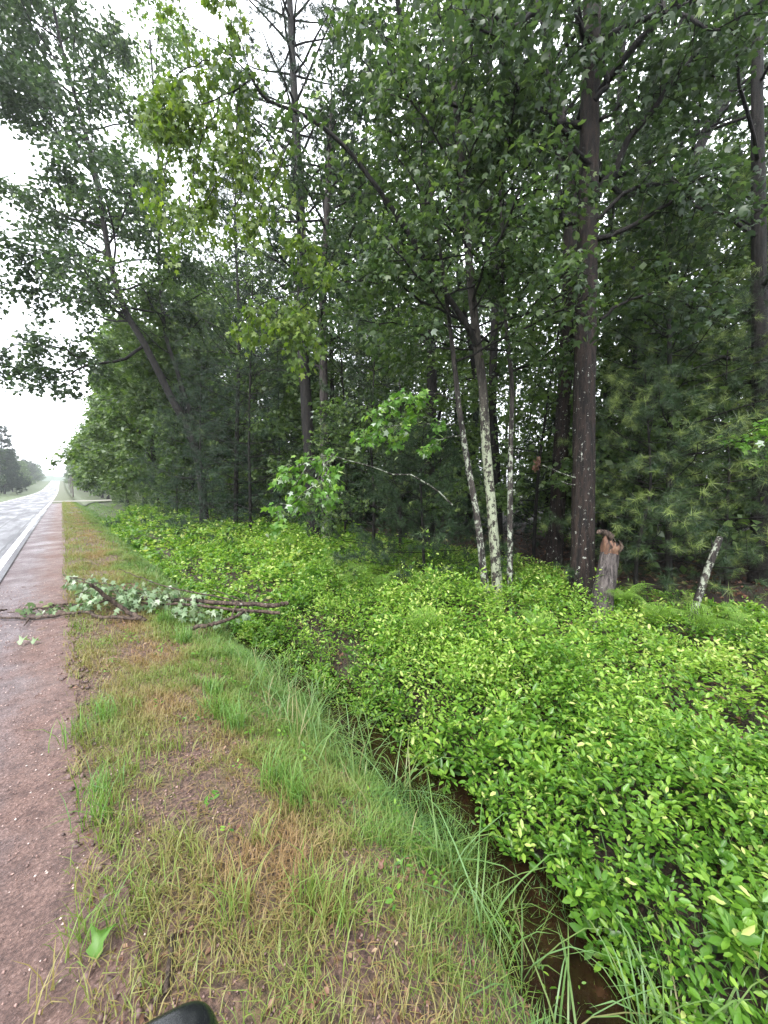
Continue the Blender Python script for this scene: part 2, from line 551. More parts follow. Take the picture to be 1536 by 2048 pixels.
class Plant:
    """collects wood (tubes) and leaf anchors of one tree, in world or local space"""

    def __init__(s, seed):
        s.g = np.random.default_rng(seed)
        s.wood = Acc(); s.trunk = Acc(); s.leaf = Acc(); s.subs = []

    def limb(s, P, r0, r1, n=10, k=6, nsub=8, slen=1.0, spread=.9, droop=.1, tmin=.25, wood=True, lvl=1, rough=.06):
        P = spline(P, n)
        P[1:-1] += s.g.standard_normal((n - 2, 3)) * np.linalg.norm(P[-1] - P[0]) * .010
        if wood:
            s.wood.add(*tube(P, np.linspace(r0, r1, n), k, rough))
        tg = unit(np.gradient(P, axis=0))
        for i in range(nsub):
            t = tmin + (1 - tmin) * (i + s.g.uniform(0, 1)) / nsub
            x = t * (n - 1); a = min(int(x), n - 2); f = x - a
            p = P[a] * (1 - f) + P[a + 1] * f
            perp = unit(np.cross(tg[a], s.g.standard_normal(3)))
            perp[2] *= .55
            d = unit(tg[a] * .55 + perp * spread)
            L = slen * s.g.uniform(.55, 1.2) * (1.15 - .5 * t)
            q = np.array([p, p + d * L * .5 + [0, 0, .04 * L], p + d * L + [0, 0, -droop * L]])
            if lvl > 0:
                s.wood.add(*tube(q, [max(.004, r1 * .8), max(.003, r1 * .6), .002], 3, cap=False))
                for j in range(3):
                    tt = s.g.uniform(.3, 1)
                    pp = q[0] * (1 - tt) + q[2] * tt
                    d2 = unit(d * .6 + unit(np.cross(d, s.g.standard_normal(3))) * .8)
                    d2[2] *= .6
                    L2 = L * s.g.uniform(.3, .55)
                    s.subs.append((pp, pp + d2 * L2 + [0, 0, -droop * L2]))
            s.subs.append((q[0], q[2]))
        s.subs.append((P[-2], P[-1]))
        return P

    def leaves(s, n, size, tpl, off=.07, droop=.4, tilt=.55, lo=0., hi=1., pale=.02, flat=1.0):
        A = np.array([a for a, b in s.subs]); B = np.array([b for a, b in s.subs])
        L = np.linalg.norm(B - A, axis=1); pr = L / L.sum()
        i = s.g.choice(len(A), n, p=pr)
        t = s.g.uniform(.1, 1.08, n)[:, None]
        o = s.g.standard_normal((n, 3)) * off; o[:, 2] *= flat
        pos = A[i] * (1 - t) + B[i] * t + o
        d = unit(B[i] - A[i]) * .6 + rand_dirs(s.g, n) * .9
        d[:, 2] = d[:, 2] * .5 - droop
        nn = np.array([0, 0, 1.]) + s.g.standard_normal((n, 3)) * tilt
        a = np.clip(s.g.beta(2.2, 2.2, n) * (hi - lo) + lo, 0, .955)
        a[s.g.uniform(0, 1, n) < pale] = 1.0
        place(s.leaf, tpl, pos, d, nn, size * s.g.uniform(.65, 1.25, n), a)

    def tufts(s, n, length, needles, width, lo=0., hi=.7, tip=.12, fwd=.7):
        """pine needle bundles along the twigs; the outermost are fresh and pale"""
        A = np.array([a for a, b in s.subs]); B = np.array([b for a, b in s.subs])
        L = np.linalg.norm(B - A, axis=1) + .05; i = s.g.choice(len(A), n, p=L / L.sum())
        t = np.sqrt(s.g.uniform(.02, 1.0, n)); pos = A[i] * (1 - t[:, None]) + B[i] * t[:, None]
        ax = unit(B[i] - A[i] + s.g.standard_normal((n, 3)) * .12)
        base = s.g.uniform(lo, hi, n); base[(t > 1 - tip) & (s.g.uniform(0, 1, n) < .6)] = 1.0
        pos = np.repeat(pos, needles, 0); ax = np.repeat(ax, needles, 0)
        m = n * needles
        pos = pos + ax * s.g.uniform(0, length * .45, m)[:, None]
        d = unit(ax * fwd + rand_dirs(s.g, m))
        w = unit(np.cross(d, rand_dirs(s.g, m))) * width * .5
        ll = length * s.g.uniform(.7, 1.1, m)[:, None]
        V = np.stack([pos - w, pos + w, pos + d * ll + [0, 0, -.06 * length]], 1).reshape(-1, 3)
        s.leaf.add(V, np.arange(3 * m).reshape(-1, 3), np.repeat(np.clip(np.repeat(base, needles) + s.g.normal(0, .06, m), 0, 1), 3))

    def finish(s, root, base, tm, lm, wm=None, crown='crown'):
        wm = wm or tm
        if s.trunk.n: s.trunk.build('trunk', tm, root, True, base)
        if s.wood.n: tag(s.wood.build('branches', wm, root, True, base), kind='stuff')
        if s.leaf.n: tag(s.leaf.build(crown, lm, root, False, base), kind='stuff')


def trunk_px(pts, D, r0, r1, n=26, k=12, rough=.05, base_drop=.25, D1=None):
    """trunk that follows photo pixels at depth D (to D1 at its top); foot set into the ground"""
    m = len(pts)
    P = np.array([W(px, py, D + ((D1 or D) - D) * i / (m - 1)) for i, (px, py) in enumerate(pts)])
    P[0, 2] = terr(P[0, 0], P[0, 1]) - base_drop
    Q = spline(P, n)
    r = np.linspace(r0, r1, n)
    h = Q[:, 2] - Q[0, 2] - base_drop
    r = r * (1 + .35 * np.exp(-np.clip(h, 0, 9) / .22))
    base = np.array([P[0, 0], P[0, 1], P[0, 2] + base_drop])
    return Q, tube(Q, r, k, rough), base


def auto_limbs(p, Q, s0, n, L0, L1, elev, r, az0=0., bias=None, nsub=8, slen=1.0, droop=.1, curve=.15, k=5, spread=.9):
    """limbs in a spiral up trunk Q from fraction s0 to its top"""
    for i in range(n):
        f = s0 + (1 - s0) * (i + .5) / n
        x = f * (len(Q) - 1); a = min(int(x), len(Q) - 2); o = Q[a] + (Q[a + 1] - Q[a]) * (x - a)
        az = az0 + i * 2.4 + p.g.normal(0, .35)
        g = (f - s0) / (1 - s0)
        L = (L0 + (L1 - L0) * g) * p.g.uniform(.75, 1.2)
        if bias is not None:
            L *= 1 + bias[2] * math.cos(az - math.atan2(bias[1], bias[0]))
        e = elev + .5 * g + p.g.normal(0, .12)
        d = np.array([math.cos(az) * math.cos(e), math.sin(az) * math.cos(e), math.sin(e)])
        P = [o, o + d * L * .4 + p.g.normal(0, .05 * L, 3), o + d * L * .75 + [0, 0, curve * L * .3], o + d * L + [0, 0, curve * L * .2]]
        p.limb(P, r * (1 - .6 * g), .012, 8, k, nsub, slen * L / 3, spread, droop)


# --- huckleberry ground cover ----------------------------------------------------
def in_view(x, y, z, mx=260, my=200):
    v = np.stack([x, y, z - H], -1)
    fx = np.array([_sy * _cp, _cy * _cp, -_sp]); rx = np.array([_cy, -_sy, 0]); ux = np.cross(rx, fx)
    d = v @ fx
    u = v @ rx / np.maximum(d, .05) * F + 768; w = -(v @ ux) / np.maximum(d, .05) * F + 1024
    return (d > .15) & (u > -mx) & (u < 1536 + mx) & (w > -my) & (w < 2048 + my)


def scatter(g, x0, x1, y0, y1, dens, n):
    """points with density dens(dist) per m2 in a box"""
    x = g.uniform(x0, x1, n); y = g.uniform(y0, y1, n)
    D = np.hypot(x, y)
    keep = g.uniform(0, 1, n) * n < dens(D, x, y) * (x1 - x0) * (y1 - y0)
    return x[keep], y[keep]


def bush_h(x, y):
    h = .40 + .22 * nz(x, y, 1.3, 9) + .12 * nz(x, y, .55, 10)
    h *= np.clip((x - np.interp(y, [0, .8, 1.6, 3], [1.62, 1.8, 1.95, 1.95]) - .12 * nz(y, x * 0, 1.2, 12)) / .6, .45, 1)
    h *= np.interp(x - .10 * np.clip(y, 0, 16) * .6, [0, 5.2, 6.6, 8.0, 20], [1, 1, .55, .25, .15])
    return np.clip(h, .06, .8)


def ground_cover():
    g = np.random.default_rng(21)
    acc = Acc(); st = Acc()
    for (x0, x1, y0, y1, dens, sc, nl, N) in (
            (1.7, 3.5, -1.4, 3.4, 330, .9, 17, 30000),
            (1.7, 7.0, -1.6, 6, 165, 1.0, 18, 60000),
            (1.9, 8.5, 5.5, 13, 75, 1.5, 13, 60000),
            (1.7, 9.0, 12.5, 30, 22, 2.6, 12, 60000)):
        x, y = scatter(g, x0, x1, y0, y1, lambda D, X, Y: dens * np.clip(1.15 - .12 * (X - 5.6 - .06 * Y).clip(0), .15, 1) * np.where(nz(X, Y, .8, 13) < -1.0, .25, 1.), N)
        z = terr(x, y)
        k = in_view(x, y, z) & (x > np.interp(y, [-1, .3, .8, 1.4, 2.4, 3.2, 4.5], [1.76, 1.86, 2.05, 2.22, 2.24, 2.14, 2.1]) + .11 * nz(y, y * 0, 1.2, 12) - np.clip((y - 5) * .02, 0, .4))
        x, y, z = x[k], y[k], z[k]
        n = len(x)
        h = bush_h(x, y) * g.uniform(.45, 1.12, n)
        h[g.uniform(0, 1, n) < .07] *= 1.35
        big = np.where(nz(x, y, .7, 33) > .45, 1.35, np.where(nz(x, y, .9, 34) < -.5, .72, 1.0)) * g.uniform(.85, 1.15, n)
        other = g.uniform(0, 1, n) < .13 + .12 * np.clip(nz(x, y, 1.1, 35), -1, 1); big = np.where(other, big * 1.22, big)
        lean = np.stack([g.normal(-.05, .22, n), g.normal(0, .22, n)], -1) * h[:, None]
        lean[:, 0] -= np.clip(2.7 - x, 0, .6) * .32
        top = np.stack([x + lean[:, 0], y + lean[:, 1], z + h], -1); bot = np.stack([x, y, z], -1)
        t = g.uniform(.0, 1, (n, nl)) ** .36
        P = bot[:, None] * (1 - t[..., None]) + top[:, None] * t[..., None]
        az = g.uniform(0, 6.283, (n, nl))
        el = g.normal(.35, .35, (n, nl))
        d = np.stack([np.cos(az) * np.cos(el), np.sin(az) * np.cos(el), np.sin(el)], -1)
        P = P + d * g.uniform(.01, .075, (n, nl, 1)) * sc ** .5
        nn = np.array([0, 0, 1.]) + g.standard_normal((n, nl, 3)) * .42
        tone = np.clip(.48 + .22 * nz(x, y, 1.6, 14)[:, None] + .12 * g.standard_normal((n, 1)) + (t - .6) * .55 + g.normal(0, .15, (n, nl)), 0, .93)  # leaves low on a sprig toned darker, painting depth shade into the bush
        tone = np.where(other[:, None], tone * .45, tone)
        tone[g.uniform(0, 1, (n, nl)) < .02] = 1
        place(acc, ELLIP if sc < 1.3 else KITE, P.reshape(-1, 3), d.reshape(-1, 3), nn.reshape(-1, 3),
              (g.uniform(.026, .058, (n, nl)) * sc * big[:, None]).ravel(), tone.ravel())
        if sc < 1.3:
            w = np.array([.0022, 0, 0])
            V = np.stack([bot - w, bot + w, top], 1).reshape(-1, 3)
            st.add(V, np.arange(len(V)).reshape(-1, 3), .5)
    o = acc.build('huckleberry_ground_cover', M['huckle'])
    tag(o, 'bright green huckleberry ground cover filling the bank between ditch and trees', 'ground cover', kind='stuff')
    s = tag(st.build('stems', M['bark_dark'], o), kind='stuff')
    return acc.tri()


tri_cover = ground_cover()


# --- grasses ---------------------------------------------------------------------
def blades(acc, x, y, z, h, w, lean, a, g, seg=2):
    n = len(x); az = g.uniform(0, 6.283, n)
    d = np.stack([np.cos(az), np.sin(az), np.zeros(n)], -1)
    s = np.stack([-np.sin(az), np.cos(az), np.zeros(n)], -1) * w[:, None] * .5
    b = np.stack([x, y, z - .005], -1)
    rows = []
    for i in range(seg):
        t = i / seg
        c = b + d * (lean * h * t ** 2)[:, None]; c[:, 2] += h * (t - .28 * np.clip(lean, 0, 1.6) * t ** 2)
        f = 1 - .45 * t
        rows += [c - s * f, c + s * f]
    c = b + d * (lean * h)[:, None]; c[:, 2] += h * (1 - .45 * np.clip(lean, 0, 1.6))
    rows.append(c)
    V = np.stack(rows, 1); m = V.shape[1]
    T = []
    for i in range(seg - 1):
        q = 2 * i
        T += [(q, q + 1, q + 3), (q, q + 3, q + 2)]
    q = 2 * (seg - 1); T.append((q, q + 1, q + 2))
    TT = (np.array(T)[None] + (np.arange(n) * m)[:, None, None]).reshape(-1, 3)
    acc.add(V.reshape(-1, 3), TT, np.repeat(a, m))


def verge_grass():
    g = np.random.default_rng(31)
    acc = Acc(); straw = Acc()
    for (y0, y1, dens, sc, N) in ((.3, 4.5, 8200, 1.0, 90000), (4.5, 12, 3300, 1.5, 90000), (12, 30, 800, 2.6, 60000), (30, 62, 260, 5, 30000)):
        def den(D, X, Y):
            tuft = np.clip(nz(X, Y, .30, 15) * 1.1 + .75 + .6 * nz(X, Y, .9, 16), 0.08, 1.5)
            bare = np.interp(X, [-.08, .0, .12, .45, .95, 1.1, 1.7, 2.1], [0, .3, .55, .75, .9, 1.2, .9, .3])
            near = np.interp(Y, [.3, 1.2, 3, 8, 20], [.75, .7, .85, 1.2, 1.6])
            return dens * tuft * bare * near
        x, y = scatter(g, -.12, 2.2 + (1.2 if y0 > 11 else 0), y0, y1, den, N)
        z = terr(x, y); k = in_view(x, y, z); x, y, z = x[k], y[k], z[k]; n = len(x)
        tan = np.exp(-((x - .66 - .14 * nz(y, y * 0, 2.2, 17)) / .24) ** 2) * np.clip(.5 + .7 * nz(x, y, 1.2, 18), 0, 1)
        a = np.clip(.56 + .25 * np.clip(x - .7, -.4, 1) - .50 * tan + .14 * nz(x, y, .6, 19) + g.normal(0, .10, n), .02, 1)
        tall = np.clip(.6 + .5 * nz(x, y, .45, 20), .25, 1.3)
        h = (.035 + .075 * g.beta(2, 3, n)) * (1 + 1.4 * tall * np.interp(x, [0, .15, .5, 1.0, 1.4], [.7, .5, .1, .45, .75])) * (1 + .12 * (sc - 1))
        blades(acc, x, y, z, h, (.0042 * sc ** .85) * g.uniform(.6, 1.3, n), g.uniform(.2, 1.3, n), a, g, 2)
    o = acc.build('verge_grass', M['grass'])
    tag(o, 'patchy short grass on the verge between the red shoulder and the ditch', 'grass', kind='stuff')
    # dry straw lying flat
    x, y = scatter(g, .0, 1.6, .4, 9, lambda D, X, Y: np.interp(Y, [0, 3, 9], [2600, 1500, 700]) * np.interp(X, [0, .2, .7, 1.1, 1.6], [.25, .5, 1, .7, .3]) * np.clip(.7 + .5 * nz(X, Y, .5, 22), .1, 1.4), 40000)
    z = terr(x, y); n = len(x)
    blades(straw, x, y, z + .008, g.uniform(.008, .03, n), .0032 * g.uniform(.7, 1.4, n) * (1 + y * .1), g.uniform(1.6, 3.4, n), np.clip(g.normal(.12, .14, n), 0, .5), g, 2)
    x, y = scatter(g, .15, 1.7, .5, 7, lambda D, X, Y: 150 * np.clip(nz(X, Y, .5, 27) - .1, 0, 1.2) * np.interp(X, [.1, .7, 1.1, 1.7], [.2, .5, 1.2, 1.2]), 20000)
    n = len(x); nl = 6; wd = Acc()
    P = np.repeat(np.stack([x, y, terr(x, y)], -1), nl, 0); m_ = n * nl; az = g.uniform(0, 6.28, m_); hh = np.repeat(g.uniform(.03, .14, n), nl) * g.uniform(.3, 1, m_)
    P[:, 2] += hh; P[:, 0] += np.cos(az) * .012; P[:, 1] += np.sin(az) * .012
    place(wd, ELLIP, P, np.stack([np.cos(az), np.sin(az), g.normal(.25, .3, m_)], -1), np.array([0, 0, 1.]) + g.normal(0, .3, (m_, 3)), g.uniform(.016, .040, m_), np.clip(g.normal(.35, .2, m_), 0, .95))
    tag(wd.build('verge_weeds', M['huckle']), 'small broad-leaved weeds sprouting through the verge grass', 'weeds', kind='stuff')
    tag(straw.build('dry_straw', M['grass']), 'flattened tan straw lying through the verge grass', 'straw', kind='stuff')
    # tall tufts near the shoulder edge
    tf = Acc()
    for (px, py, hh, nb, tone) in ((200, 1640, .26, 60, .78), (205, 1590, .22, 40, .85), (235, 1680, .18, 40, .6), (240, 1560, .17, 50, .62), (180, 1880, .20, 46, .7), (150, 1480, .22, 40, .8), (215, 1440, .20, 60, .8),
                                   (470, 1830, .22, 60, .6), (620, 1800, .25, 70, .62), (680, 1840, .22, 55, .62), (440, 1420, .22, 120, .8), (470, 1450, .24, 130, .78), (430, 1380, .2, 110, .8), (560, 1560, .26, 120, .8), (590, 1600, .26, 110, .78),
                                   (330, 1240, .25, 130, .82), (370, 1280, .25, 120, .8), (290, 1800, .16, 40, .55), (330, 1500, .14, 60, .55), (260, 1420, .16, 40, .6), (520, 1690, .16, 50, .5), (70, 2030, .2, 12, .3), (350, 1700, .13, 40, .5), (410, 1740, .13, 40, .5)):
        c = on_z(px, py, -.01); n = nb
        x = c[0] + g.normal(0, .045, n); y = c[1] + g.normal(0, .05, n)
        blades(tf, x, y, terr(x, y), hh * g.uniform(.5, 1.1, n), .0045 * g.uniform(.7, 1.4, n) * (1 + c[1] * .06), g.uniform(.1, .9, n), np.clip(g.normal(tone, .08, n), .1, 1), g, 3)
    tag(tf.build('grass_tufts', M['grass']), 'taller green grass tufts along the shoulder edge and ditch lip', 'grass', kind='stuff')
    # sedge along the ditch
    sg = Acc()
    for (y0, y1, dens, sc, N) in ((-.4, 4.2, 470, 1, 30000), (4.2, 9.5, 240, 1.5, 30000)):
        x, y = scatter(g, 1.12, 2.55, y0, y1, lambda D, X, Y: dens * np.interp(swing(X, Y), [1.1, 1.35, 1.6, 1.78, 2.28, 2.4, 2.55], [.5, .9, .7, .10, .10, 1.3, .7]) * np.clip(.5 + 1.0 * nz(X, Y, .6, 23), .03, 1.6) * np.interp(Y, [.3, .6, 1.7, 2.2], [.9, .4, .5, 1]), N)
        z = terr(x, y); k = in_view(x, y, z); x, y, z = x[k], y[k], np.maximum(z[k], -.56); n = len(x)
        a = np.clip(g.normal(.62, .2, n), 0, 1); a[g.uniform(0, 1, n) < .18] = .05
        blades(sg, x, y, z, g.uniform(.14, .44, n), .0066 * sc ** .7 * g.uniform(.6, 1.3, n), g.uniform(.2, 1.35, n), a, g, 4)
    for (px, py, nb, hh) in ((905, 1730, 14, .45), (960, 1810, 12, .45), (1040, 1930, 12, .45), (1150, 2040, 14, .4), (1290, 2010, 22, .4), (1350, 2050, 26, .45), (800, 1560, 30, .45), (740, 1500, 34, .45), (700, 1460, 26, .4), (1170, 1810, 8, .35), (1450, 2040, 24, .4), (640, 1390, 36, .45), (560, 1330, 36, .4)):
        c = on_z(px, py, -.4); x = c[0] + g.normal(0, .05, nb); y = c[1] + g.normal(0, .06, nb)
        blades(sg, x, y, np.maximum(terr(x, y), -.56), hh * g.uniform(.6, 1.15, nb), .0085 * g.uniform(.6, 1.3, nb), g.uniform(.2, 1.7, nb), np.clip(g.normal(.65, .28, nb), 0, 1), g, 5)
    tag(sg.build('ditch_sedge', M['sedge']), 'long arching blue-green sedge blades on both ditch banks', 'sedge', kind='stuff')
    return acc.tri() + straw.tri() + tf.tri() + sg.tri()


tri_grass = verge_grass()


def litter():
    g = np.random.default_rng(41)
    acc = Acc()
    x, y = scatter(g, .02, 1.75, .4, 8, lambda D, X, Y: 800 * np.clip(.25 + .9 * nz(X, Y, .6, 25), .03, 1.4), 20000)
    n = len(x)
    P = np.stack([x, y, terr(x, y) + .012], -1)
    place(acc, CURL, P, np.stack([g.normal(0, 1, n), g.normal(0, 1, n), g.normal(0, .3, n)], -1), np.array([0, 0, 1.]) + g.normal(0, .5, (n, 3)), g.uniform(.010, .032, n), g.beta(1.6, 2.0, n))
    x, y = scatter(g, 2.4, 14, -2, 18, lambda D, X, Y: np.where(X < 5, 160, 55), 60000)
    n = len(x)
    P = np.stack([x, y, terr(x, y) + .02], -1)
    place(acc, KITE, P, np.stack([g.normal(0, 1, n), g.normal(0, 1, n), g.normal(0, .3, n)], -1), np.array([0, 0, 1.]) + g.normal(0, .4, (n, 3)), np.where(x < 5, .6, 1) * g.uniform(.05, .11, n), g.uniform(0, .75, n))
    tag(acc.build('leaf_litter', M['litter']), 'brown dead leaves lying on the verge and the forest floor', 'leaf litter', kind='stuff')
    # pebbles and clods on the shoulder
    pb = Acc()
    oct_v = np.array([(1, 0, 0), (0, 1, 0), (-1, 0, 0), (0, -1, 0), (0, 0, .7), (0, 0, -.5), ], float)
    oct_t = np.array([(0, 1, 4), (1, 2, 4), (2, 3, 4), (3, 0, 4), (1, 0, 5), (2, 1, 5), (3, 2, 5), (0, 3, 5)])
    x, y = scatter(g, -.95, .25, .5, 9, lambda D, X, Y: np.interp(Y, [0, 3, 9], [520, 260, 90]), 20000)
    n = len(x); k = len(oct_v)
    clod = (np.abs(x - .04 - .06 * nz(y, y * 0, .6, 26)) < .09) & (g.uniform(0, 1, n) < .8)
    r = np.where(clod, g.uniform(.006, .02, n), g.uniform(.003, .007, n)) * (1 + .08 * y)
    V = np.stack([x, y, terr(x, y) + .012], -1)[:, None] + oct_v[None] * r[:, None, None] * g.uniform(.6, 1.3, (n, k, 1))
    a = np.where(clod, g.uniform(0, .3, n), g.uniform(.3, 1, n) ** 1.5)
    pb.add(V.reshape(-1, 3), (oct_t[None] + (np.arange(n) * k)[:, None, None]).reshape(-1, 3), np.repeat(a, k))
    x, y = scatter(g, .0, 1.3, .5, 4.5, lambda D, X, Y: np.interp(Y, [0, 2, 4.5], [1900, 1200, 500]) * np.clip(.6 - .6 * nz(X, Y, .3, 15), .1, 1.2), 40000)
    n = len(x); rr = g.uniform(.0025, .008, n) * (1 + .1 * y)
    V = np.stack([x, y, terr(x, y) + .003], -1)[:, None] + oct_v[None] * rr[:, None, None] * g.uniform(.5, 1.4, (n, k, 1))
    pb.add(V.reshape(-1, 3), (oct_t[None] + (np.arange(n) * k)[:, None, None]).reshape(-1, 3), np.repeat(g.beta(1.3, 2.2, n) * .75, k))
    m, N, L = newmat('pebble'); at = N.new('ShaderNodeAttribute'); at.attribute_name = 'var'
    finish(N, L, ramp(N, L, at.outputs['Fac'], [(0, (.05, .03, .026)), (.3, (.13, .08, .07)), (.6, (.27, .17, .145)), (1, (.5, .42, .38))]), .6)
    tag(pb.build('shoulder_pebbles', m, smooth=True), 'small pebbles and soil crumbs strewn over the red shoulder and bare verge', 'gravel', kind='stuff')


litter()



# ------------------------------------------------------------------ foreground trees
def big_tree():
    p = Plant(101)
    D = 5.6
    Q, T, base = trunk_px([(1163, 1225), (1166, 1000), (1168, 800), (1172, 600), (1176, 400), (1180, 200), (1184, 0), (1188, -400), (1180, -900)], D, .158, .10, 60, 22, .06)
    p.trunk.add(*T)
    root = empty('tall_tree', base, 'tall dark trunk flecked with white lichen, standing directly behind the snapped stump', 'tree')
    L = [([(1150, 452), (1124, 438), (1118, 350), (1108, 270), (1092, 150), (1080, 40)], 5.5, 5.0, .045, 9),
         ([(1195, 478), (1250, 460), (1310, 425), (1370, 370), (1420, 350)], 5.5, 4.9, .04, 10),
         ([(1195, 395), (1255, 290), (1340, 170), (1430, 80), (1540, -10)], 5.5, 4.6, .05, 12),
         ([(1195, 440), (1265, 378), (1340, 372), (1400, 410), (1500, 450)], 5.5, 4.8, .03, 10),
         ([(1190, 200), (1216, 160), (1190, 95), (1158, 45), (1150, -40)], 5.4, 5.1, .04, 9),
         ([(1200, 240), (1260, 200), (1300, 190), (1380, 120)], 5.5, 5.3, .03, 9),
         ([(1180, 330), (1120, 250), (1040, 180), (980, 90)], 5.5, 4.7, .035, 10),
         ([(1180, -80), (1260, -60), (1350, 30), (1440, 60)], 5.5, 4.4, .05, 12),
         ([(1180, -60), (1120, -20), (1040, 40), (960, 60)], 5.5, 4.4, .05, 12),
         ([(1200, 640), (1250, 605), (1310, 590), (1400, 620)], 5.6, 5.4, .025, 6)]
    for pts, d0, d1, r, ns in L:
        m = len(pts)
        p.limb([W(x, y, d0 + (d1 - d0) * i / (m - 1)) for i, (x, y) in enumerate(pts)], r, .012, 16, 7, ns + 3, .75, .95, .18, .22)
    auto_limbs(p, Q, .55, 16, 3.4, 1.6, .25, .06, nsub=9, slen=1.1, droop=.15)
    p.leaves(9800, .098, MAPLE_LO, .10, .45, .6, 0, .9, .012)
    p.finish(root, base, M['bark_main'], M['maple_dark'], M['bark_dark'])
    # bare lichen-tipped stubs low on the trunk
    st = Acc()
    for a, b in (((1150, 955), (1105, 938)), ((1150, 970), (1122, 962)), ((1152, 956), (1085, 930))):
        st.add(*tube(spline([W(*a, 5.55), W((a[0] + b[0]) / 2, (a[1] + b[1]) / 2 + 2, 5.4), W(*b, 5.3)], 6), np.linspace(.012, .005, 6), 5))
    st.build('dead_twig', M['bark_lichen_half'], root, True, base)


def rear_trunk():
    p = Plant(102)
    Q, T, base = trunk_px([(1106, 1150), (1122, 900), (1133, 700), (1140, 520), (1138, 360), (1122, 240), (1098, 100), (1080, -100), (1075, -500)], 8.2, .155, .08, 50, 16, .05)
    p.trunk.add(*T)
    root = empty('tall_tree', base, 'broad brown trunk close behind the lichen-flecked tall tree, on its road side', 'tree')
    auto_limbs(p, Q, .40, 20, 3.4, 1.8, .2, .06, nsub=8, slen=1.0, droop=.15)
    p.leaves(6000, .10, MAPLE_LO, .11, .4, .6, 0, .85, .01)
    p.finish(root, base, M['bark_main'], M['maple_dark'], M['bark_dark'])


